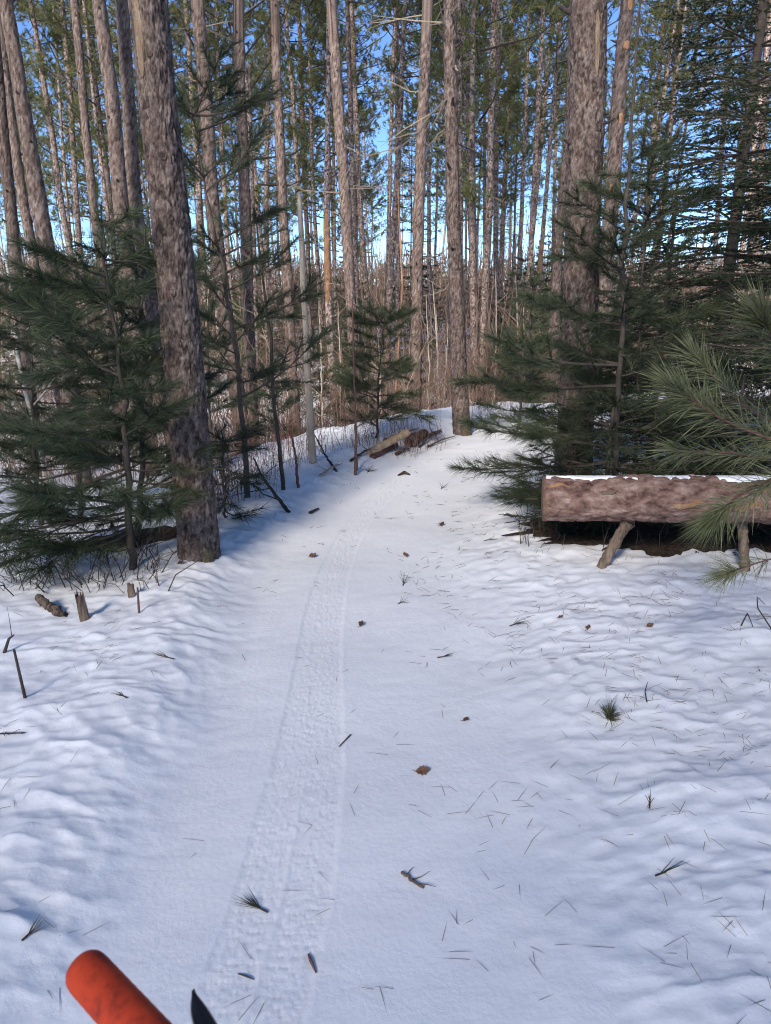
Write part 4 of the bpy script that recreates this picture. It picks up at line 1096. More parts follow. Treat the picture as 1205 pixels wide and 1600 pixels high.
# ------------------------------------------------------------------ fallen logs, stumps, poles and saplings
def limb(name, label, cat, pts, radii, m, k=9, group=None, lump=.0, seed=0, ends=None, n=24):
    """a single piece of wood: bent, tapering, uneven, with rough ends"""
    r = np.random.RandomState(seed + 500); pts = np.asarray(pts, float); s = np.concatenate([[0], np.cumsum(np.linalg.norm(np.diff(pts, axis=0), axis=1))])
    q = np.linspace(0, s[-1], n); P = np.stack([np.interp(q, s, pts[:, i]) for i in range(3)], 1); rd = np.interp(q, s, radii)
    P[1:-1] += lump * r.randn(n - 2, 3) * rd[1:-1, None]
    b = MB(); c = pts[0].copy(); b.tube(P - c, rd * (1 + min(.06, .2 * lump + .02) * r.randn(n)), k)
    if ends is not None: 
        for (f, az, ln, up) in ends:
            i = int(f * (n - 1)); d = unit(np.array([math.cos(az), math.sin(az), up])); b.tube([P[i] - c, P[i] - c + d * ln * .5, P[i] - c + d * ln + .1 * ln * r.randn(3)], [rd[i] * .45, rd[i] * .3, rd[i] * .12], 5)
    o = obj(name, b.mesh(name, [m], True), None, c); return tag(o, label, cat, group)
def G(px, py, lift=0.0):
    p = on_ground(px, py); p[2] += lift; return p
a_ = G(578, 712, .03); b_ = at(636, 676, a_[1] + 0.35)
limb('fallen_log', 'pale peeled log lying propped beside the trail, left of its far bend', 'log', [a_, b_], [.034, .032], M['bare_wood'], 14, lump=.05, seed=1, ends=[(.9, 1.5, .06, 1.2)])
a_ = G(640, 697, .02); b_ = G(662, 684, .05)
limb('rotten_log', 'short rotten reddish log chunk beside the pale peeled log', 'log', [a_, b_], [.055, .035], M['rot'], 12, lump=.3, seed=2)
a_ = G(648, 690, .01); b_ = G(688, 678, .03)
limb('fallen_branch', 'brown fallen branch behind the rotten log chunk', 'branch', [a_, b_], [.022, .012], M['rot'], 8, lump=.3, seed=3, ends=[(.4, 0, .2, .5), (.7, 2, .18, .7)])
a_ = G(582, 716, .01); b_ = G(618, 697, .02)
limb('bark_slab', 'reddish bark-covered slab lying under the pale peeled log', 'log', [a_, b_], [.028, .024], M['red_twig'], 8, lump=.2, seed=4)
limb('fallen_branch', 'dead pine branch on the snow, in front of the brown fallen branch', 'branch', [G(655, 700, .01), G(672, 688, .04), G(690, 682, .05)], [.012, .008, .004], M['twig'], 6, seed=5, ends=[(.3, .5, .15, .8), (.6, 2.5, .14, .4)])
for q, (pa, pb, ra, lab) in enumerate((((548, 722), (590, 700), .012, 'thin grey branch lying left of the pale peeled log'), ((600, 690), (655, 672), .014, 'snow-dusted branch lying behind the pale peeled log'),
        ((668, 700), (712, 684), .010, 'thin dead branch pointing at the trail-end trunk'), ((618, 712), (640, 704), .016, 'stubby bark piece in front of the fallen logs'), ((500, 745), (535, 728), .010, 'thin dead branch lying left of the dark stake'))):
    limb('fallen_branch', lab, 'branch', [G(*pa, .012), G(.5 * (pa[0] + pb[0]), .5 * (pa[1] + pb[1]), .03), G(*pb, .02)], [ra, ra * .8, ra * .4], M[('twig', 'pale_bark', 'rot')[q % 3]], 7, lump=.25, seed=80 + q, ends=[(.4, q, .18, .5), (.65, q + 2.5, .15, .6)])
limb('fallen_log', 'pale stick lying level in the snow at the left edge', 'log', [at(-40, 902, 3.75), at(55, 905, 3.75)], [.018, .013], M['bare_wood'], 9, lump=.1, seed=6)
limb('fallen_log', 'upper of two grey logs lying under the left saplings', 'log', [at(-60, 880, 4.15), at(38, 873, 4.3)], [.028, .02], M['pale_bark'], 10, lump=.15, seed=7)
limb('fallen_log', 'lower of two grey logs lying under the left saplings', 'log', [at(-60, 893, 4.05), at(30, 884, 4.2)], [.024, .018], M['pale_bark'], 10, lump=.15, seed=8)
def stump(px, py, top_py, w, label, seed, lean=0.0):
    g = G(px, py); Y = g[1]; h = at(px, top_py, Y)[2] - g[2]; r0 = .5 * w * Y / ray(px, py)[1] / F
    r = np.random.RandomState(seed); k, n = 16, 8; b = MB(); V = []
    ztop = 1 + .25 * r.randn(k)
    for i in range(n):
        f = i / (n - 1)
        for j in range(k):
            a = j * 6.2832 / k; rr = r0 * (1.25 - .3 * f) * (1 + .12 * math.sin(a * 3 + seed) + .06 * r.randn())
            V.append((rr * math.cos(a) + lean * h * f, rr * math.sin(a), -.05 + (h * (ztop[j] * .35 + .65) + .05) * f))
    V.append((lean * h * .8, 0, h * .55))
    b.add(V, [(i * k + j, i * k + (j + 1) % k, (i + 1) * k + (j + 1) % k, (i + 1) * k + j) for i in range(n - 1) for j in range(k)] + [((n - 1) * k + j, (n - 1) * k + (j + 1) % k, n * k) for j in range(k)])
    return tag(obj('stump', b.mesh('stump', [M['rot']]), None, g), label, 'stump')
stump(134, 968, 928, 13, 'small splintered upright stump poking out of the snow', 1, -.12)
stump(206, 931, 912, 10, 'tiny broken stump on the snow bank left of the scarred trunk', 2, 0)
limb('wood_splinter', 'tilted weathered wood piece in the snow beside the splintered stump', 'wood', [G(62, 948, .045), G(101, 963, -.01)], [.018, .020], M['rot'], 8, lump=.25, seed=11)
limb('twig', 'short upright twig between the two small stumps and the scarred trunk', 'twig', [G(217, 958, -.03), at(215, 918, G(217, 958)[1])], [.006, .004], M['red_twig'], 6, seed=12)
limb('twig', 'dark leaning stick in the snow near the left edge', 'twig', [G(40, 1090, -.03), at(22, 1015, G(40, 1090)[1])], [.006, .004], M['knot'], 6, seed=13)
limb('twig', 'crooked dark twig at the left edge above the leaning stick', 'twig', [G(7, 1020, 0), at(14, 998, G(7, 1020)[1]), at(22, 992, G(7, 1020)[1])], [.007, .005, .003], M['knot'], 6, seed=14, ends=[(.9, 2, .10, 2.0)])
limb('stake', 'short dark stake standing at the trail side left of the fallen logs', 'stake', [G(555, 742, -.05), at(556, 716, G(555, 742)[1])], [.013, .012], M['red_twig'], 8, seed=15)
p = G(557, 735); limb('pole', 'thin dark dead sapling rising beside the short stake', 'sapling', [p, at(556, 640, p[1]), at(553, 560, p[1]), at(551, 470, p[1])], [.012, .010, .008, .004], M['red_twig'], 7, lump=.3, seed=16, ends=[(.3, 0.3, .2, .6), (.5, 2.9, .25, .5), (.7, .2, .3, .8), (.85, 3, .2, .8)])
p = G(489, 723); limb('pole', 'slender pale grey dead trunk standing on the slope left of the trail', 'tree', [p, at(484, 640, p[1]), at(478, 520, p[1]), at(474, 440, p[1]), at(468, 300, p[1])], [.034, .027, .024, .020, .015], M['pale_bark'], 12, lump=.12, seed=17,
     ends=[(.15, .2, .10, .4), (.25, 3.2, .10, .3), (.35, 0, .14, .5), (.42, 3, .10, .5), (.5, .5, .1, .5)])
p = G(443, 765); limb('pole', 'thin grey sapling leaning left on the slope beside the dry weeds', 'sapling', [p, at(436, 690, p[1]), at(427, 620, p[1]), at(424, 540, p[1]), at(398, 330, p[1])], [.015, .013, .012, .010, .005], M['twig'], 8, lump=.2, seed=18, ends=[(.5, 0, .3, .6), (.7, 3, .3, .7)])
p = G(466, 762); limb('pole', 'short dark bent sapling on the slope right of the leaning grey one', 'sapling', [p, at(463, 720, p[1]), at(456, 680, p[1])], [.011, .009, .005], M['red_twig'], 7, lump=.2, seed=19)
p = G(452, 801); limb('fallen_branch', 'dark dead branch slanting down to the trail bank', 'branch', [p, at(432, 775, p[1] + .1), at(408, 742, p[1] + .2), at(396, 715, p[1] + .25)], [.013, .012, .008, .004], M['knot'], 7, lump=.2, seed=20, ends=[(.3, 2.5, .3, .1), (.5, 3.4, .35, -.1), (.7, .5, .2, .7)])
p = G(526, 737); limb('fallen_branch', 'thin dark dead branch slanting left, behind the dark stake', 'branch', [p, at(508, 710, p[1] + .1), at(492, 680, p[1] + .2)], [.011, .008, .004], M['knot'], 6, lump=.2, seed=21, ends=[(.4, 2.5, .2, .6)])
# birch at the left
Yb = 4.9
limb('birch_sapling', 'thin white-barked birch leaning left in front of the left pines', 'tree', [at(80, 850, Yb), at(73, 760, Yb), at(62, 690, Yb), at(42, 620, Yb), at(29, 560, Yb), at(23, 497, Yb), at(17, 445, Yb), at(8, 400, Yb), at(-6, 380, Yb), at(-20, 330, Yb)],
     [.020, .018, .016, .015, .014, .012, .010, .008, .006, .004], M['birch'], 10, n=40, seed=22, ends=[(.45, 0, .35, 1.0), (.6, 3.5, .3, .8), (.65, .3, .4, .9), (.75, 3, .4, 1.2), (.55, 1, .35, .8)])
Yo = 11.0
limb('orange_sapling', 'thin bright orange-barked sapling wavering up in front of the middle pines', 'sapling', [at(616, 660, Yo), at(618, 620, Yo), at(623, 539, Yo), at(626, 497, Yo), at(629, 445, Yo), at(626, 383, Yo), at(623, 331, Yo), at(622, 280, Yo)],
     [.018, .017, .016, .016, .015, .013, .011, .006], M['orange_bark'], 9, n=40, seed=23)
pale = [(666, 671, 460, 12, 'leftmost'), (681, 684, 480, 12.5, 'second'), (676, 690, 440, 13, 'third'), (806, 812, 430, 13, ''), (775, 772, 420, 12, ''), (818, 816, 480, 12, ''), (700, 692, 500, 13, ''), (498, 502, 480, 12, ''), (528, 531, 470, 13, ''), (590, 594, 520, 11, '')]
labs = ['pale thin sapling, leftmost of a clump left of the trail-end trunk', 'pale thin sapling in the middle of a clump left of the trail-end trunk', 'pale sapling leaning left in the clump by the trail-end trunk',
        'pale thin sapling below the broken brown snag', 'pale crooked sapling right of the close pair of pines', 'pale sapling left of the thin orange-patched pine', 'pale short sapling close left of the trail-end trunk',
        'pale thin sapling right of the pale grey dead trunk', 'pale thin sapling right of the orange-peeled pine', 'pale thin sapling behind the small pine sapling']
for q, ((xt, xb, yt, Y, _), lab) in enumerate(zip(pale, labs)):
    b0 = at(xb, 600, Y); b0[2] = gz(b0[0], b0[1]) - .05
    limb('bare_sapling', lab, 'sapling', [b0, at((xt + xb) / 2 + 2, 560, Y), at(xt, yt, Y)], [.017, .013, .005], M['pale_bark'], 7, lump=.5, seed=30 + q, ends=[(.4 + .1 * w, w * 2.1 + q, .35, .9) for w in range(5)])

# ------------------------------------------------------------------ brush and weeds: masses nobody could count
def stems_mesh(name, spots, r, hmin, hmax, rad, twigs, m, label, cat, lean=.14):
    b = MB()
    for (x, y) in spots:
        z = gz(x, y); h = hmin + (hmax - hmin) * r.rand() ** 1.4; le = r.randn(2) * lean * h
        rd = rad * (.6 + .8 * r.rand()) * (1 + y / 40)
        P = np.array([(x, y, z - .05), (x + le[0] * .35 + .03 * r.randn(), y + le[1] * .35, z + h * .45), (x + le[0], y + le[1], z + h)])
        b.tube(P, [rd, rd * .75, rd * .3], 3, 0, False)
        for q in range(twigs):
            f = .25 + .7 * r.rand(); p = P[1] + (P[2] - P[1]) * (f - .45) / .55 if f > .45 else P[0] + (P[1] - P[0]) * f / .45
            d = unit(np.array([r.randn(), r.randn(), .6 + .5 * r.rand()])); l = h * (.12 + .25 * r.rand())
            b.tube([p, p + d * l * .5, p + d * l + .06 * l * r.randn(3)], [rd * .5, rd * .35, rd * .15], 3, 0, False)
    o = obj(name, b.mesh(name, [m])); o['kind'] = 'stuff'; o['label'] = label; o['category'] = cat
    return o
rs = np.random.RandomState(21)
spots = []
while len(spots) < 2300:
    y = 9.5 + 45 * rs.rand() ** 1.5; x = rs.uniform(-.62, .62) * y
    u = x - float(track_x(np.array([y]))[0])
    if y < 14 and -1.3 < u < 2.0: continue
    if x < -0.5 and rs.rand() < .25: continue
    if rs.rand() > .35 + .65 * float(perlin(np.array([x / 2.2]), np.array([y / 2.2]), 77)[0] > -.1): continue
    spots.append((x, y))
stems_mesh('brush', spots[:1900], rs, .6, 3.2, .0055, 5, M['brush'], 'tangled brown leafless brush filling the gaps between far trunks', 'brush')
stems_mesh('brush', spots[1900:2030], rs, 1.0, 3.8, .008, 6, M['dead_twig'], 'pale leafless saplings scattered through the far brush', 'brush')
nT = 36000
y = 11.5 + 50 * rs.rand(nT) ** 1.3; x = rs.uniform(-.62, .62, nT) * y
keep = ~((y < 16) & (np.abs(x - track_x(y)) < 1.6)); x, y = x[keep], y[keep]
pz = perlin(x / 3.1, y / 3.1, 78); hb = 0.6 + 0.9 * pz + .036 * y
z = ground_z(x, y) + np.clip(hb, .35, 3) * rs.rand(len(x)) ** 1.2
d_ = unit(np.stack([rs.randn(len(x)) * .55, rs.randn(len(x)) * .55, .75 + .4 * rs.rand(len(x))], 1)); ln_ = .35 + .7 * rs.rand(len(x))
B_ = np.stack([x, y, z], 1); sd_ = unit(np.cross(d_, rs.randn(len(x), 3))) * (.0045 * (1 + y / 22))[:, None]
bm = obj('undergrowth', tri_mesh('undergrowth', np.stack([B_ - sd_, B_ + sd_, B_ + d_ * ln_[:, None]], 1), [M['brush']])); bm['kind'] = 'stuff'; bm['label'] = 'mass of fine brown twigs low among the far trunks'; bm['category'] = 'undergrowth'
nT = 38000
y = 55 + 90 * rs.rand(nT); x = rs.uniform(-.62, .62, nT) * y
hb = np.clip(4.8 + 3.0 * perlin(x / 9, y / 9, 79), 1.5, 9); z = ground_z(x, y) + hb * rs.rand(nT) ** 1.3
d_ = unit(np.stack([rs.randn(nT) * .35, rs.randn(nT) * .35, .9 + .3 * rs.rand(nT)], 1)); ln_ = 1.0 + 1.6 * rs.rand(nT)
B_ = np.stack([x, y, z], 1); sd_ = unit(np.cross(d_, rs.randn(nT, 3))) * (.0006 * y)[:, None]
bm = obj('far_wood', tri_mesh('far_wood', np.stack([B_ - sd_, B_ + sd_, B_ + d_ * ln_[:, None]], 1), [M['brush']])); bm['kind'] = 'stuff'; bm['label'] = 'far leafless wood closing the horizon behind the pines'; bm['category'] = 'wood'
sp = []
while len(sp) < 520:
    px, py = rs.uniform(335, 560), rs.uniform(690, 860)
    if py > 1000 - .58 * px - 20 + 40 * rs.rand(): continue
    g = on_ground(px, py); sp.append((g[0], g[1]))
for _ in range(160):
    g = on_ground(rs.uniform(560, 700), rs.uniform(690, 722)); sp.append((g[0] - .25 * rs.rand(), g[1] + .3 * rs.rand()))
for _ in range(150):
    g = on_ground(rs.uniform(735, 830), rs.uniform(618, 655)); sp.append((g[0], g[1]))
stems_mesh('dry_weeds', sp, rs, .08, .42, .0016, 4, M['red_twig'], 'thin reddish dry weed stems poking through the snow left of the trail', 'weeds')
sp = [tuple(on_ground(rs.uniform(0, 260), rs.uniform(850, 925))[:2]) for _ in range(190)]
stems_mesh('dead_brush', sp, rs, .06, .24, .0026, 5, M['knot'], 'dead twigs and fallen boughs under the left saplings', 'brush', .9)
sp = [tuple(gp(rs.uniform(.75, 2.6), rs.uniform(3.7, 5.2))[:2]) for _ in range(110)]
stems_mesh('dead_brush', sp, rs, .08, .3, .0022, 4, M['knot'], 'dead twigs in the gloom under and behind the log bench', 'brush')

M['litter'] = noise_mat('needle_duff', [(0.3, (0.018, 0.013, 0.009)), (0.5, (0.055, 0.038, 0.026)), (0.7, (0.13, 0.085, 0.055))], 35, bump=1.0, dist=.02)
def duff(cx, cy, rx, ry, rz, seed, label):
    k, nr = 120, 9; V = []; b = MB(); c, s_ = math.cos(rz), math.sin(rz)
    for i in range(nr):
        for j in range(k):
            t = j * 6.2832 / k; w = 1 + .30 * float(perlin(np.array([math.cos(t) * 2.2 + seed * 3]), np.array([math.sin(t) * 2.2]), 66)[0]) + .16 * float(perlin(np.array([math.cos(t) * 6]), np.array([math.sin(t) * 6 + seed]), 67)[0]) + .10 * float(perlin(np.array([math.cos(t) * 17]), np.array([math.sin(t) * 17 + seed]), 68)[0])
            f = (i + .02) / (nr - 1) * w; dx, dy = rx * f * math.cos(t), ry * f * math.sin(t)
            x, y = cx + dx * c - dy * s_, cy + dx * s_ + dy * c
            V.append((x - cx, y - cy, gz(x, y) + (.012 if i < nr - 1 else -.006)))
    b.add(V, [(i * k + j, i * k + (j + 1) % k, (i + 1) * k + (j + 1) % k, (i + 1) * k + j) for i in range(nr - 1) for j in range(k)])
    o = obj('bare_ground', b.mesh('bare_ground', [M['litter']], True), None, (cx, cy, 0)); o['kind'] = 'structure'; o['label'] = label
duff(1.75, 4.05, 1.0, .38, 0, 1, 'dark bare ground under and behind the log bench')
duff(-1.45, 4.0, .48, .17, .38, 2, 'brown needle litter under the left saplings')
# ------------------------------------------------------------------ on the snow
def surf_frame(p):
    e = .02; n = unit(np.array([gz(p[0] - e, p[1]) - gz(p[0] + e, p[1]), gz(p[0], p[1] - e) - gz(p[0], p[1] + e), 2 * e])); return n
def needle_blades(r, segs, w):
    """segs: (base, tip) pairs -> crossed blades lying on the snow"""
    T = []
    for a, c in segs:
        d = unit(c - a); s = unit(np.cross(d, [0, 0, 1.0])) * w; u = np.array([0, 0, w])
        m = .5 * (a + c) + u * 1.5 * r.rand()
        for v in (s, u):
            T += [(a - v, a + v, m + v), (a - v, m + v, m - v), (m - v, m + v, c)]
    return np.array(T)
def fan(px, py, n, ln, az, spread, label, cat='needles', upn=.25, seed=0, wood=0.0, mt='needle_olive', name='needle_sprig', w=.0009):
    g = G(px, py, .004); r = np.random.RandomState(seed + 900); segs = []
    for i in range(n):
        a = az + spread * (2 * (i + .5 * r.rand()) / n - 1); el = upn * r.rand(); l = ln * (.6 + .5 * r.rand())
        s = np.array([math.cos(az), math.sin(az), 0]) * ln * .25 * r.rand()
        segs.append((s, s + l * np.array([math.cos(a) * math.cos(el), math.sin(a) * math.cos(el), math.sin(el)])))
    root = thing(name, g, label, cat)
    obj('needles', tri_mesh('needles', needle_blades(r, segs, w), [M[mt]]), root)
    b = MB(); d = np.array([math.cos(az), math.sin(az), .05]); b.tube([-d * (.012 + wood), d * 0, d * ln * .25], [.0025, .0025, .0015], 6); obj('twig', b.mesh('twig', [M['knot']]), root)
    return root
H_ = math.pi
fan(412, 1424, 16, .075, H_ * .85, .5, 'dark sprig of pine needles lying on the tyre track near the handlebar', seed=1, upn=.35)
fan(1030, 1368, 16, .085, .35, .38, 'green fan of pine needles on the snow at lower right', seed=2, upn=.5)
fan(1015, 1260, 8, .09, 1.2, .5, 'loose cross of long needles above the green fan', seed=3)
fan(800, 978, 9, .08, .5, .6, 'small needle sprig on the snow in front of the log bench end', seed=4)
fan(630, 914, 10, .075, 1.4, .8, 'small green sprig standing on the trail above the brown leaf', seed=5, upn=1.0)
fan(690, 764, 9, .09, 1.2, 1.0, 'tiny needle tuft at the right of the far trail', seed=6, upn=.8)
fan(575, 738, 26, .10, 1.3, 1.4, 'grey-green tuft in the snow right of the dark stake', seed=7, upn=1.0)
fan(268, 1030, 10, .09, 2.8, .3, 'flat bundle of needles on the left snow bank below the scarred trunk', seed=8)
fan(195, 1090, 9, .06, 2.6, .5, 'short needle bundle on the left snow slope', seed=9)
fan(688, 1028, 8, .06, .2, .3, 'pale needle bundle on the snow right of the brown leaf', seed=10)
fan(625, 943, 5, .05, .8, .9, 'dark crumb of needles on the trail below the green sprig', seed=11, upn=.6)
fan(42, 1465, 7, .06, 1.1, .7, 'crossed needles on the snow left of the handlebar grip', seed=12, mt='needle_dry')
fan(760, 845, 8, .07, .3, .7, 'needle sprig on the snow left of the pine boughs', seed=13)
fan(690, 822, 6, .05, 1.8, .7, 'small dark sprig on the trail side mid-distance', seed=14, upn=.7)
limb('fallen_branch', 'dark flat branch piece on the far trail', 'branch', [G(622, 744, .008), G(632, 741, .015), G(641, 743, .008)], [.006, .014, .005], M['knot'], 7, seed=41)
limb('fallen_branch', 'dark bark strip on the bank left of the far trail', 'branch', [G(484, 803, .008), G(498, 797, .012)], [.010, .006], M['knot'], 7, seed=42)
limb('lichen_twig', 'short lichen-covered twig lying on the snow near the bottom middle', 'twig', [G(628, 1366, .006), G(645, 1380, .008), G(662, 1390, .006)], [.0042, .0038, .003], M['rot'], 8, lump=.25, seed=43, ends=[(.5, .3, .05, .1), (.75, -.2, .05, .1), (.3, 1, .03, .2)])
limb('twig', 'thin twig lying across the right edge of the tyre track', 'twig', [G(530, 1168, .004), G(548, 1150, .006)], [.0018, .0025], M['rot'], 6, seed=44)
limb('twig', 'tiny dead shoot standing in the snow above the needle tuft', 'twig', [G(1012, 1097, -.01), at(1008, 1080, G(1012, 1097)[1]), at(1012, 1066, G(1012, 1097)[1] - .01)], [.0022, .002, .001], M['knot'], 6, seed=45, ends=[(.6, 0.2, .06, .5), (.3, 2.8, .05, .2), (.2, 0, .05, .1)])
pq = G(1210, 990); limb('twig', 'arching dark twig sticking out of the snow at the right edge', 'twig', [pq, at(1196, 968, pq[1]), at(1184, 950, pq[1]), at(1183, 932, pq[1]), at(1196, 945, pq[1])], [.003, .0028, .0025, .002, .001], M['knot'], 6, seed=46)
pq = G(1158, 978); limb('twig', 'bent dark twig left of the arching one at the right edge', 'twig', [pq, at(1168, 958, pq[1]), at(1178, 982, pq[1])], [.003, .0026, .0015], M['knot'], 6, seed=47)
limb('twig', 'reddish bark chip with a twig on the right of the near tyre track', 'twig', [G(482, 1493, .004), G(486, 1505, .006), G(494, 1522, .004)], [.0022, .004, .0015], M['red_twig'], 7, seed=48)
limb('twig', 'small dark twig in the near tyre track left of the bark chip', 'twig', [G(372, 1523, .003), G(384, 1527, .004), G(397, 1532, .003)], [.0012, .0022, .001], M['knot'], 6, seed=49)
# needle tuft growing through the snow
g = G(952, 1124); r = np.random.RandomState(3); nd = Needles(r)
nd.shoot((0, 0, -.01), (0, 0, 1), .03, 120, .065, .5, 1.45, .0022, .2, True); nd.shoot((0, 0, 0), (.1, .2, 1), .02, 30, .085, .0, .8, .0014, 0)
root = thing('seedling', g, 'dark spiky pine seedling half buried in the snow at right', 'seedling'); obj('needles', tri_mesh('needles', nd.arr(), [M['needle_olive']]), root)
b = MB(); b.tube([(0, 0, -.03), (0, 0, .02)], [.004, .002], 6); obj('stem', b.mesh('stem', [M['knot']]), root)
# spruce sprig at the left edge
g = G(2, 1152, .012); nd = Needles(np.random.RandomState(4)); nd.shoot((-.07, 0, 0), (1, .05, 0), .14, 150, .014, .5, 1.2, .0016); nd.shoot((-.06, -.03, 0), (.6, -.8, 0), .08, 90, .014, .5, 1.2, .0016)
root = thing('spruce_sprig', g, 'dark flat spruce sprig at the left picture edge', 'twig'); obj('needles', tri_mesh('needles', nd.arr(), [M['needle_sp']]), root)
b = MB(); b.tube([(-.07, 0, 0), (.07, .005, 0)], [.003, .001], 5); b.tube([(-.06, -.03, 0), (-.01, -.09, 0)], [.002, .001], 5); obj('stem', b.mesh('stem', [M['knot']]), root)
# dead leaves
def leaf(px, py, size, az, label, seed, curl=.35):
    g = G(px, py, .004); r = np.random.RandomState(seed); n = 9; V = []; 
    for i in range(n):
        f = i / (n - 1); w = size * .36 * math.sin(math.pi * min(1, f * .96 + .04)) ** .8 * (1 + (.28 if i % 2 else -.15))
        x = size * (f - .5)
        for sg in (-1, 0, 1):
            V.append((x, sg * w, size * curl * (abs(sg) * .5 + .35 * f * f) * (1 + .2 * r.randn()) + .002))
    b = MB(); fs = []
    for i in range(n - 1):
        for j in range(2): fs.append((i * 3 + j, i * 3 + j + 1, (i + 1) * 3 + j + 1, (i + 1) * 3 + j))
    b.add(V, fs); b.tube([(-size * .5, 0, .003), (-size * .75, .01, .004)], [.0012, .0008], 4)
    o = obj('dead_leaf', b.mesh('dead_leaf', [M['leaf']]), None, g); o.rotation_euler = (r.uniform(-.4, .4), r.uniform(-.3, .3), az)
    so = o.modifiers.new('thickness', 'SOLIDIFY'); so.thickness = .0008
    return tag(o, label, 'leaf')
leaf(661, 1207, .042, .1, 'flat dark brown oak leaf on the trail right of the tyre track', 1, .18)
leaf(565, 978, .030, 1.2, 'curled reddish leaf beside the tyre track', 2, .6)
leaf(488, 871, .040, .6, 'dark curled leaf left of the track in mid-distance', 3, .6)
leaf(634, 870, .036, 2.0, 'small dark leaf right of the track in mid-distance', 4, .5)
leaf(920, 984, .030, 1.0, 'small brown leaf on the snow in front of the log bench leg', 5, .5)
leaf(1015, 980, .030, .2, 'tan leaf among needles in front of the log bench', 6, .4)
leaf(728, 1128, .024, .8, 'pale reddish leaf scrap on the snow in the middle right', 7, .4)
leaf(691, 822, .034, .6, 'dark leaf tuft on the right of the far trail', 8, .7)
leaf(876, 967, .022, .3, 'tiny brown leaf scrap left of the bench leaf', 9, .5)
leaf(283, 882, .030, .3, 'dark leaf on the snow at the foot of the scarred trunk', 10, .6)
# scattered single needles
r = np.random.RandomState(17); T = []
cnt = 0
while cnt < 2600:
    x, y = r.uniform(-2.2, 2.6), .95 + 6.5 * r.rand() ** 1.5
    u = x - float(track_x(np.array([y]))[0])
    dens = .10 if -.75 < u < .25 else (.32 if u < 0 else .35 + .5 * min(1, max(0, (u - .4) / .9)))
    dens *= .12 + 2.0 * max(0, float(perlin(np.array([x / .4]), np.array([y / .4]), 88)[0]) + .18)
    if u > .7 and 2.2 < y < 3.6: dens *= 1.7
    if r.rand() > dens: continue
    m = 1 + (r.rand() < .35) + (r.rand() < .12); a0 = r.rand() * 6.28
    for q in range(m):
        a = a0 + r.randn() * .45; l = r.uniform(.03, .08); c, s = math.cos(a) * l, math.sin(a) * l
        if q: x += r.randn() * .03; y += r.randn() * .03
        x2, y2 = x + c, y + s
        zA, zB = ground_z([x, x2], [y, y2]); el = .004 + .014 * r.rand() ** 3
        T.append(needle_blades(r, [(np.array([x, y, zA + .0015]), np.array([x2, y2, zB + el]))], .00042 + .00020 * y / 2)); 
        cnt += 1
lit = obj('needle_litter', tri_mesh('needle_litter', np.concatenate(T), [M['needle_dry']])); lit['kind'] = 'stuff'; lit['label'] = 'single fallen pine needles scattered over the snow'; lit['category'] = 'needles'

# ------------------------------------------------------------------ the bicycle the viewer holds: only one grip and a brake lever reach into the picture
def plain(name, color, rough, spec=.5, metal=0.0):
    m, nt, b, N, L = mat(name)
    n = N('ShaderNodeTexNoise'); n.inputs['Scale'].default_value = 90; n.inputs['Detail'].default_value = 5
    tc = N('ShaderNodeTexCoord'); L(tc.outputs['Object'], n.inputs['Vector'])
    rp_ = ramp(N, [(.3, tuple(c * .75 for c in color)), (.7, color)]); L(n.outputs['Fac'], rp_.inputs[0]); L(rp_.outputs[0], b.inputs['Base Color'])
    b.inputs['Roughness'].default_value = rough; b.inputs['Specular IOR Level'].default_value = spec; b.inputs['Metallic'].default_value = metal
    return m
def grip_material():
    m, nt, b, N, L = mat('orange_rubber')
    tc = N('ShaderNodeTexCoord'); n = N('ShaderNodeTexNoise'); n.inputs['Scale'].default_value = 22; n.inputs['Detail'].default_value = 8; n.inputs['Roughness'].default_value = .7
    L(tc.outputs['Object'], n.inputs['Vector'])
    rr = ramp(N, [(.34, (.17, .022, .012)), (.48, (.52, .050, .015)), (.68, (.66, .078, .020))]); L(n.outputs['Fac'], rr.inputs[0]); L(rr.outputs[0], b.inputs['Base Color'])
    b.inputs['Roughness'].default_value = .75; b.inputs['Specular IOR Level'].default_value = .25
    bp = N('ShaderNodeBump'); bp.inputs['Strength'].default_value = .25; bp.inputs['Distance'].default_value = .002; L(n.outputs['Fac'], bp.inputs['Height']); L(bp.outputs[0], b.inputs['Normal'])
    return m
M['grip'] = grip_material(); M['black'] = plain('black_metal', (.012, .012, .014), .28); M['rubber'] = plain('tyre_rubber', (.02, .02, .02), .8, .2); M['frame'] = plain('grey_frame', (.10, .10, .11), .35)
gE = np.array([-.212, .400, .937]); bd = unit(np.array([.77, -.64, 0])); fwd = np.array([.64, .77, 0]); fwd = unit(fwd)
bc = gE + bd * .37; foot = np.array([bc[0] + fwd[0] * .1, bc[1] + fwd[1] * .1, 0]); foot[2] = gz(foot[0], foot[1])
bike = thing('bicycle_handlebar', foot, 'bicycle handlebar with orange-red rubber grip and black brake lever at the lower left', 'handlebar')
def lathe(prof, o, d, m, nm, parent, k=36):
    a, b_ = perp_frame(d); b = MB(); V = []
    for (t, r) in prof:
        for j in range(k):
            th = j * 6.2832 / k; V.append(o + d * t + r * (a * math.cos(th) + b_ * math.sin(th)))
    fs = [(i * k + j, i * k + (j + 1) % k, (i + 1) * k + (j + 1) % k, (i + 1) * k + j) for i in range(len(prof) - 1) for j in range(k)]
    b.add(np.array(V) - foot, fs); return obj(nm, b.mesh(nm, [m], True), parent)
prof = [(-.004, .001), (-.004, .010), (-.003, .0145), (0, .0163), (.004, .0170), (.010, .0172)] + [(.014 + .004 * i, .0170 + .0002 * (i % 2)) for i in range(28)] + [(.128, .018), (.132, .018), (.134, .0115)]
prof = [(t, r * .87) for t, r in prof]
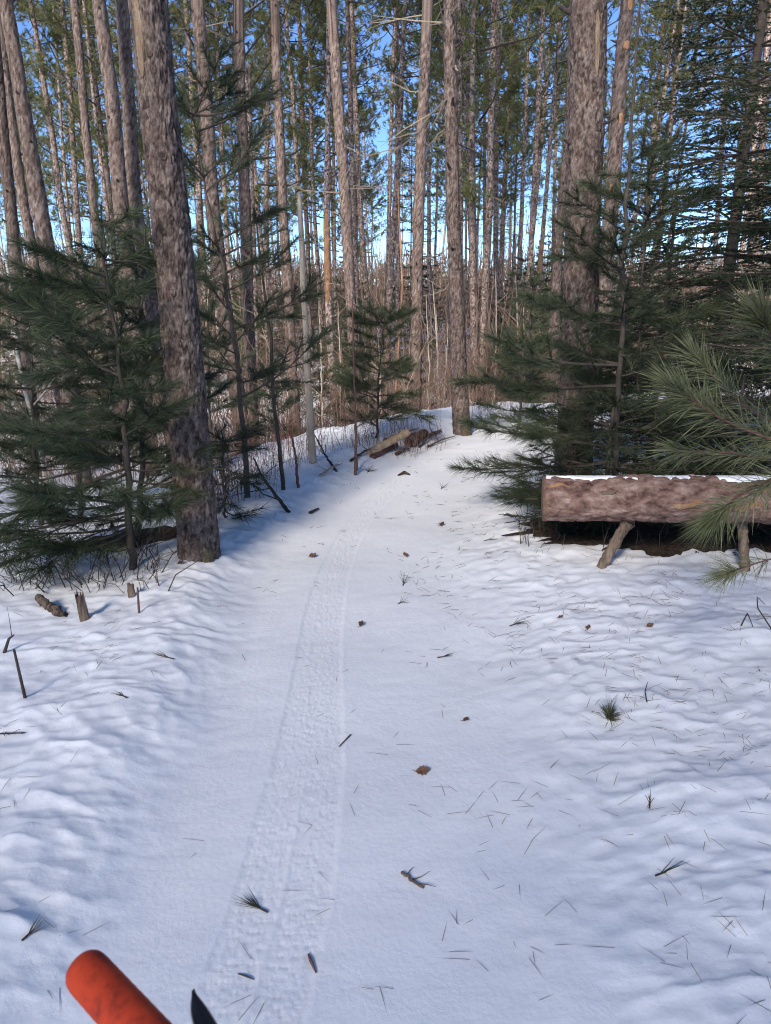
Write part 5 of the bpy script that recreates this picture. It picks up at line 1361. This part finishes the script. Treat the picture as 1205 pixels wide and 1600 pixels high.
lathe(prof, gE, bd, M['grip'], 'grip', bike)
lathe(prof, gE + bd * .74, -bd, M['grip'], 'grip', bike)
def part_tube(nm, pts, rad, m, k=14, parent=None):
    b = MB(); b.tube(np.asarray(pts) - foot, rad, k); return obj(nm, b.mesh(nm, [m], True), parent or bike)
part_tube('handlebar', [gE + bd * .02, gE + bd * .25 + fwd * .01, bc, gE + bd * .49 + fwd * .01, gE + bd * .72], [.011, .012, .0158, .012, .011], M['black'])
def lever(s0, sg):
    """flat curved blade from a clamp on the bar out to a thin hooked tip"""
    o = gE + bd * s0
    def onbar(px, py, z):
        d = ray(px, py); p = CAM + d * ((gE[2] + z - CAM[2]) / d[2]); q = p - (gE + bd * .218); return (-float(q.dot(bd)), float(q.dot(fwd)), z)
    ctr = [(.0, .030, -.006), (.020, .040, -.008), onbar(345, 1650, -.008), onbar(328, 1617, -.007), onbar(313, 1588, -.006), onbar(304, 1567, -.005), onbar(303, 1556, -.004)]
    wd = [.010, .0095, .0095, .0090, .0080, .0050, .0014]
    V = []; 
    for (t, f, z), w in zip(ctr, wd):
        c = o - bd * t * sg + fwd * f + np.array([0, 0, z])
        for (fy, fz) in ((-1, -.45), (-1, .45), (1, .45), (1, -.45)): V.append(c + fwd * fy * w * .9 + np.array([0, 0, fz * .013]))
    b = MB(); n = len(ctr); b.add(np.array(V) - foot, [(i * 4 + j, i * 4 + (j + 1) % 4, (i + 1) * 4 + (j + 1) % 4, (i + 1) * 4 + j) for i in range(n - 1) for j in range(4)] + [(0, 1, 2, 3), ((n - 1) * 4 + 3, (n - 1) * 4 + 2, (n - 1) * 4 + 1, (n - 1) * 4)])
    lv = obj('brake_lever', b.mesh('brake_lever', [M['black']], True), bike)
    sm = lv.modifiers.new('round', 'SUBSURF'); sm.levels = 2; sm.render_levels = 2
    part_tube('clamp', [o - bd * .012, o + bd * .012], .019, M['black'], 16, lv)
    part_tube('pivot', [o + fwd * .012, o + fwd * .034], .010, M['black'], 10, lv)
lever(.218, 1); lever(.74 - .218, -1)
part_tube('stem', [bc, bc - fwd * .05 + np.array([0, 0, -.01])], [.02, .018], M['black'])
head = bc - fwd * .05 + np.array([0, 0, -.01])
part_tube('steerer', [head + np.array([0, 0, .02]), head - np.array([0, 0, .09])], [.020, .022], M['frame'])
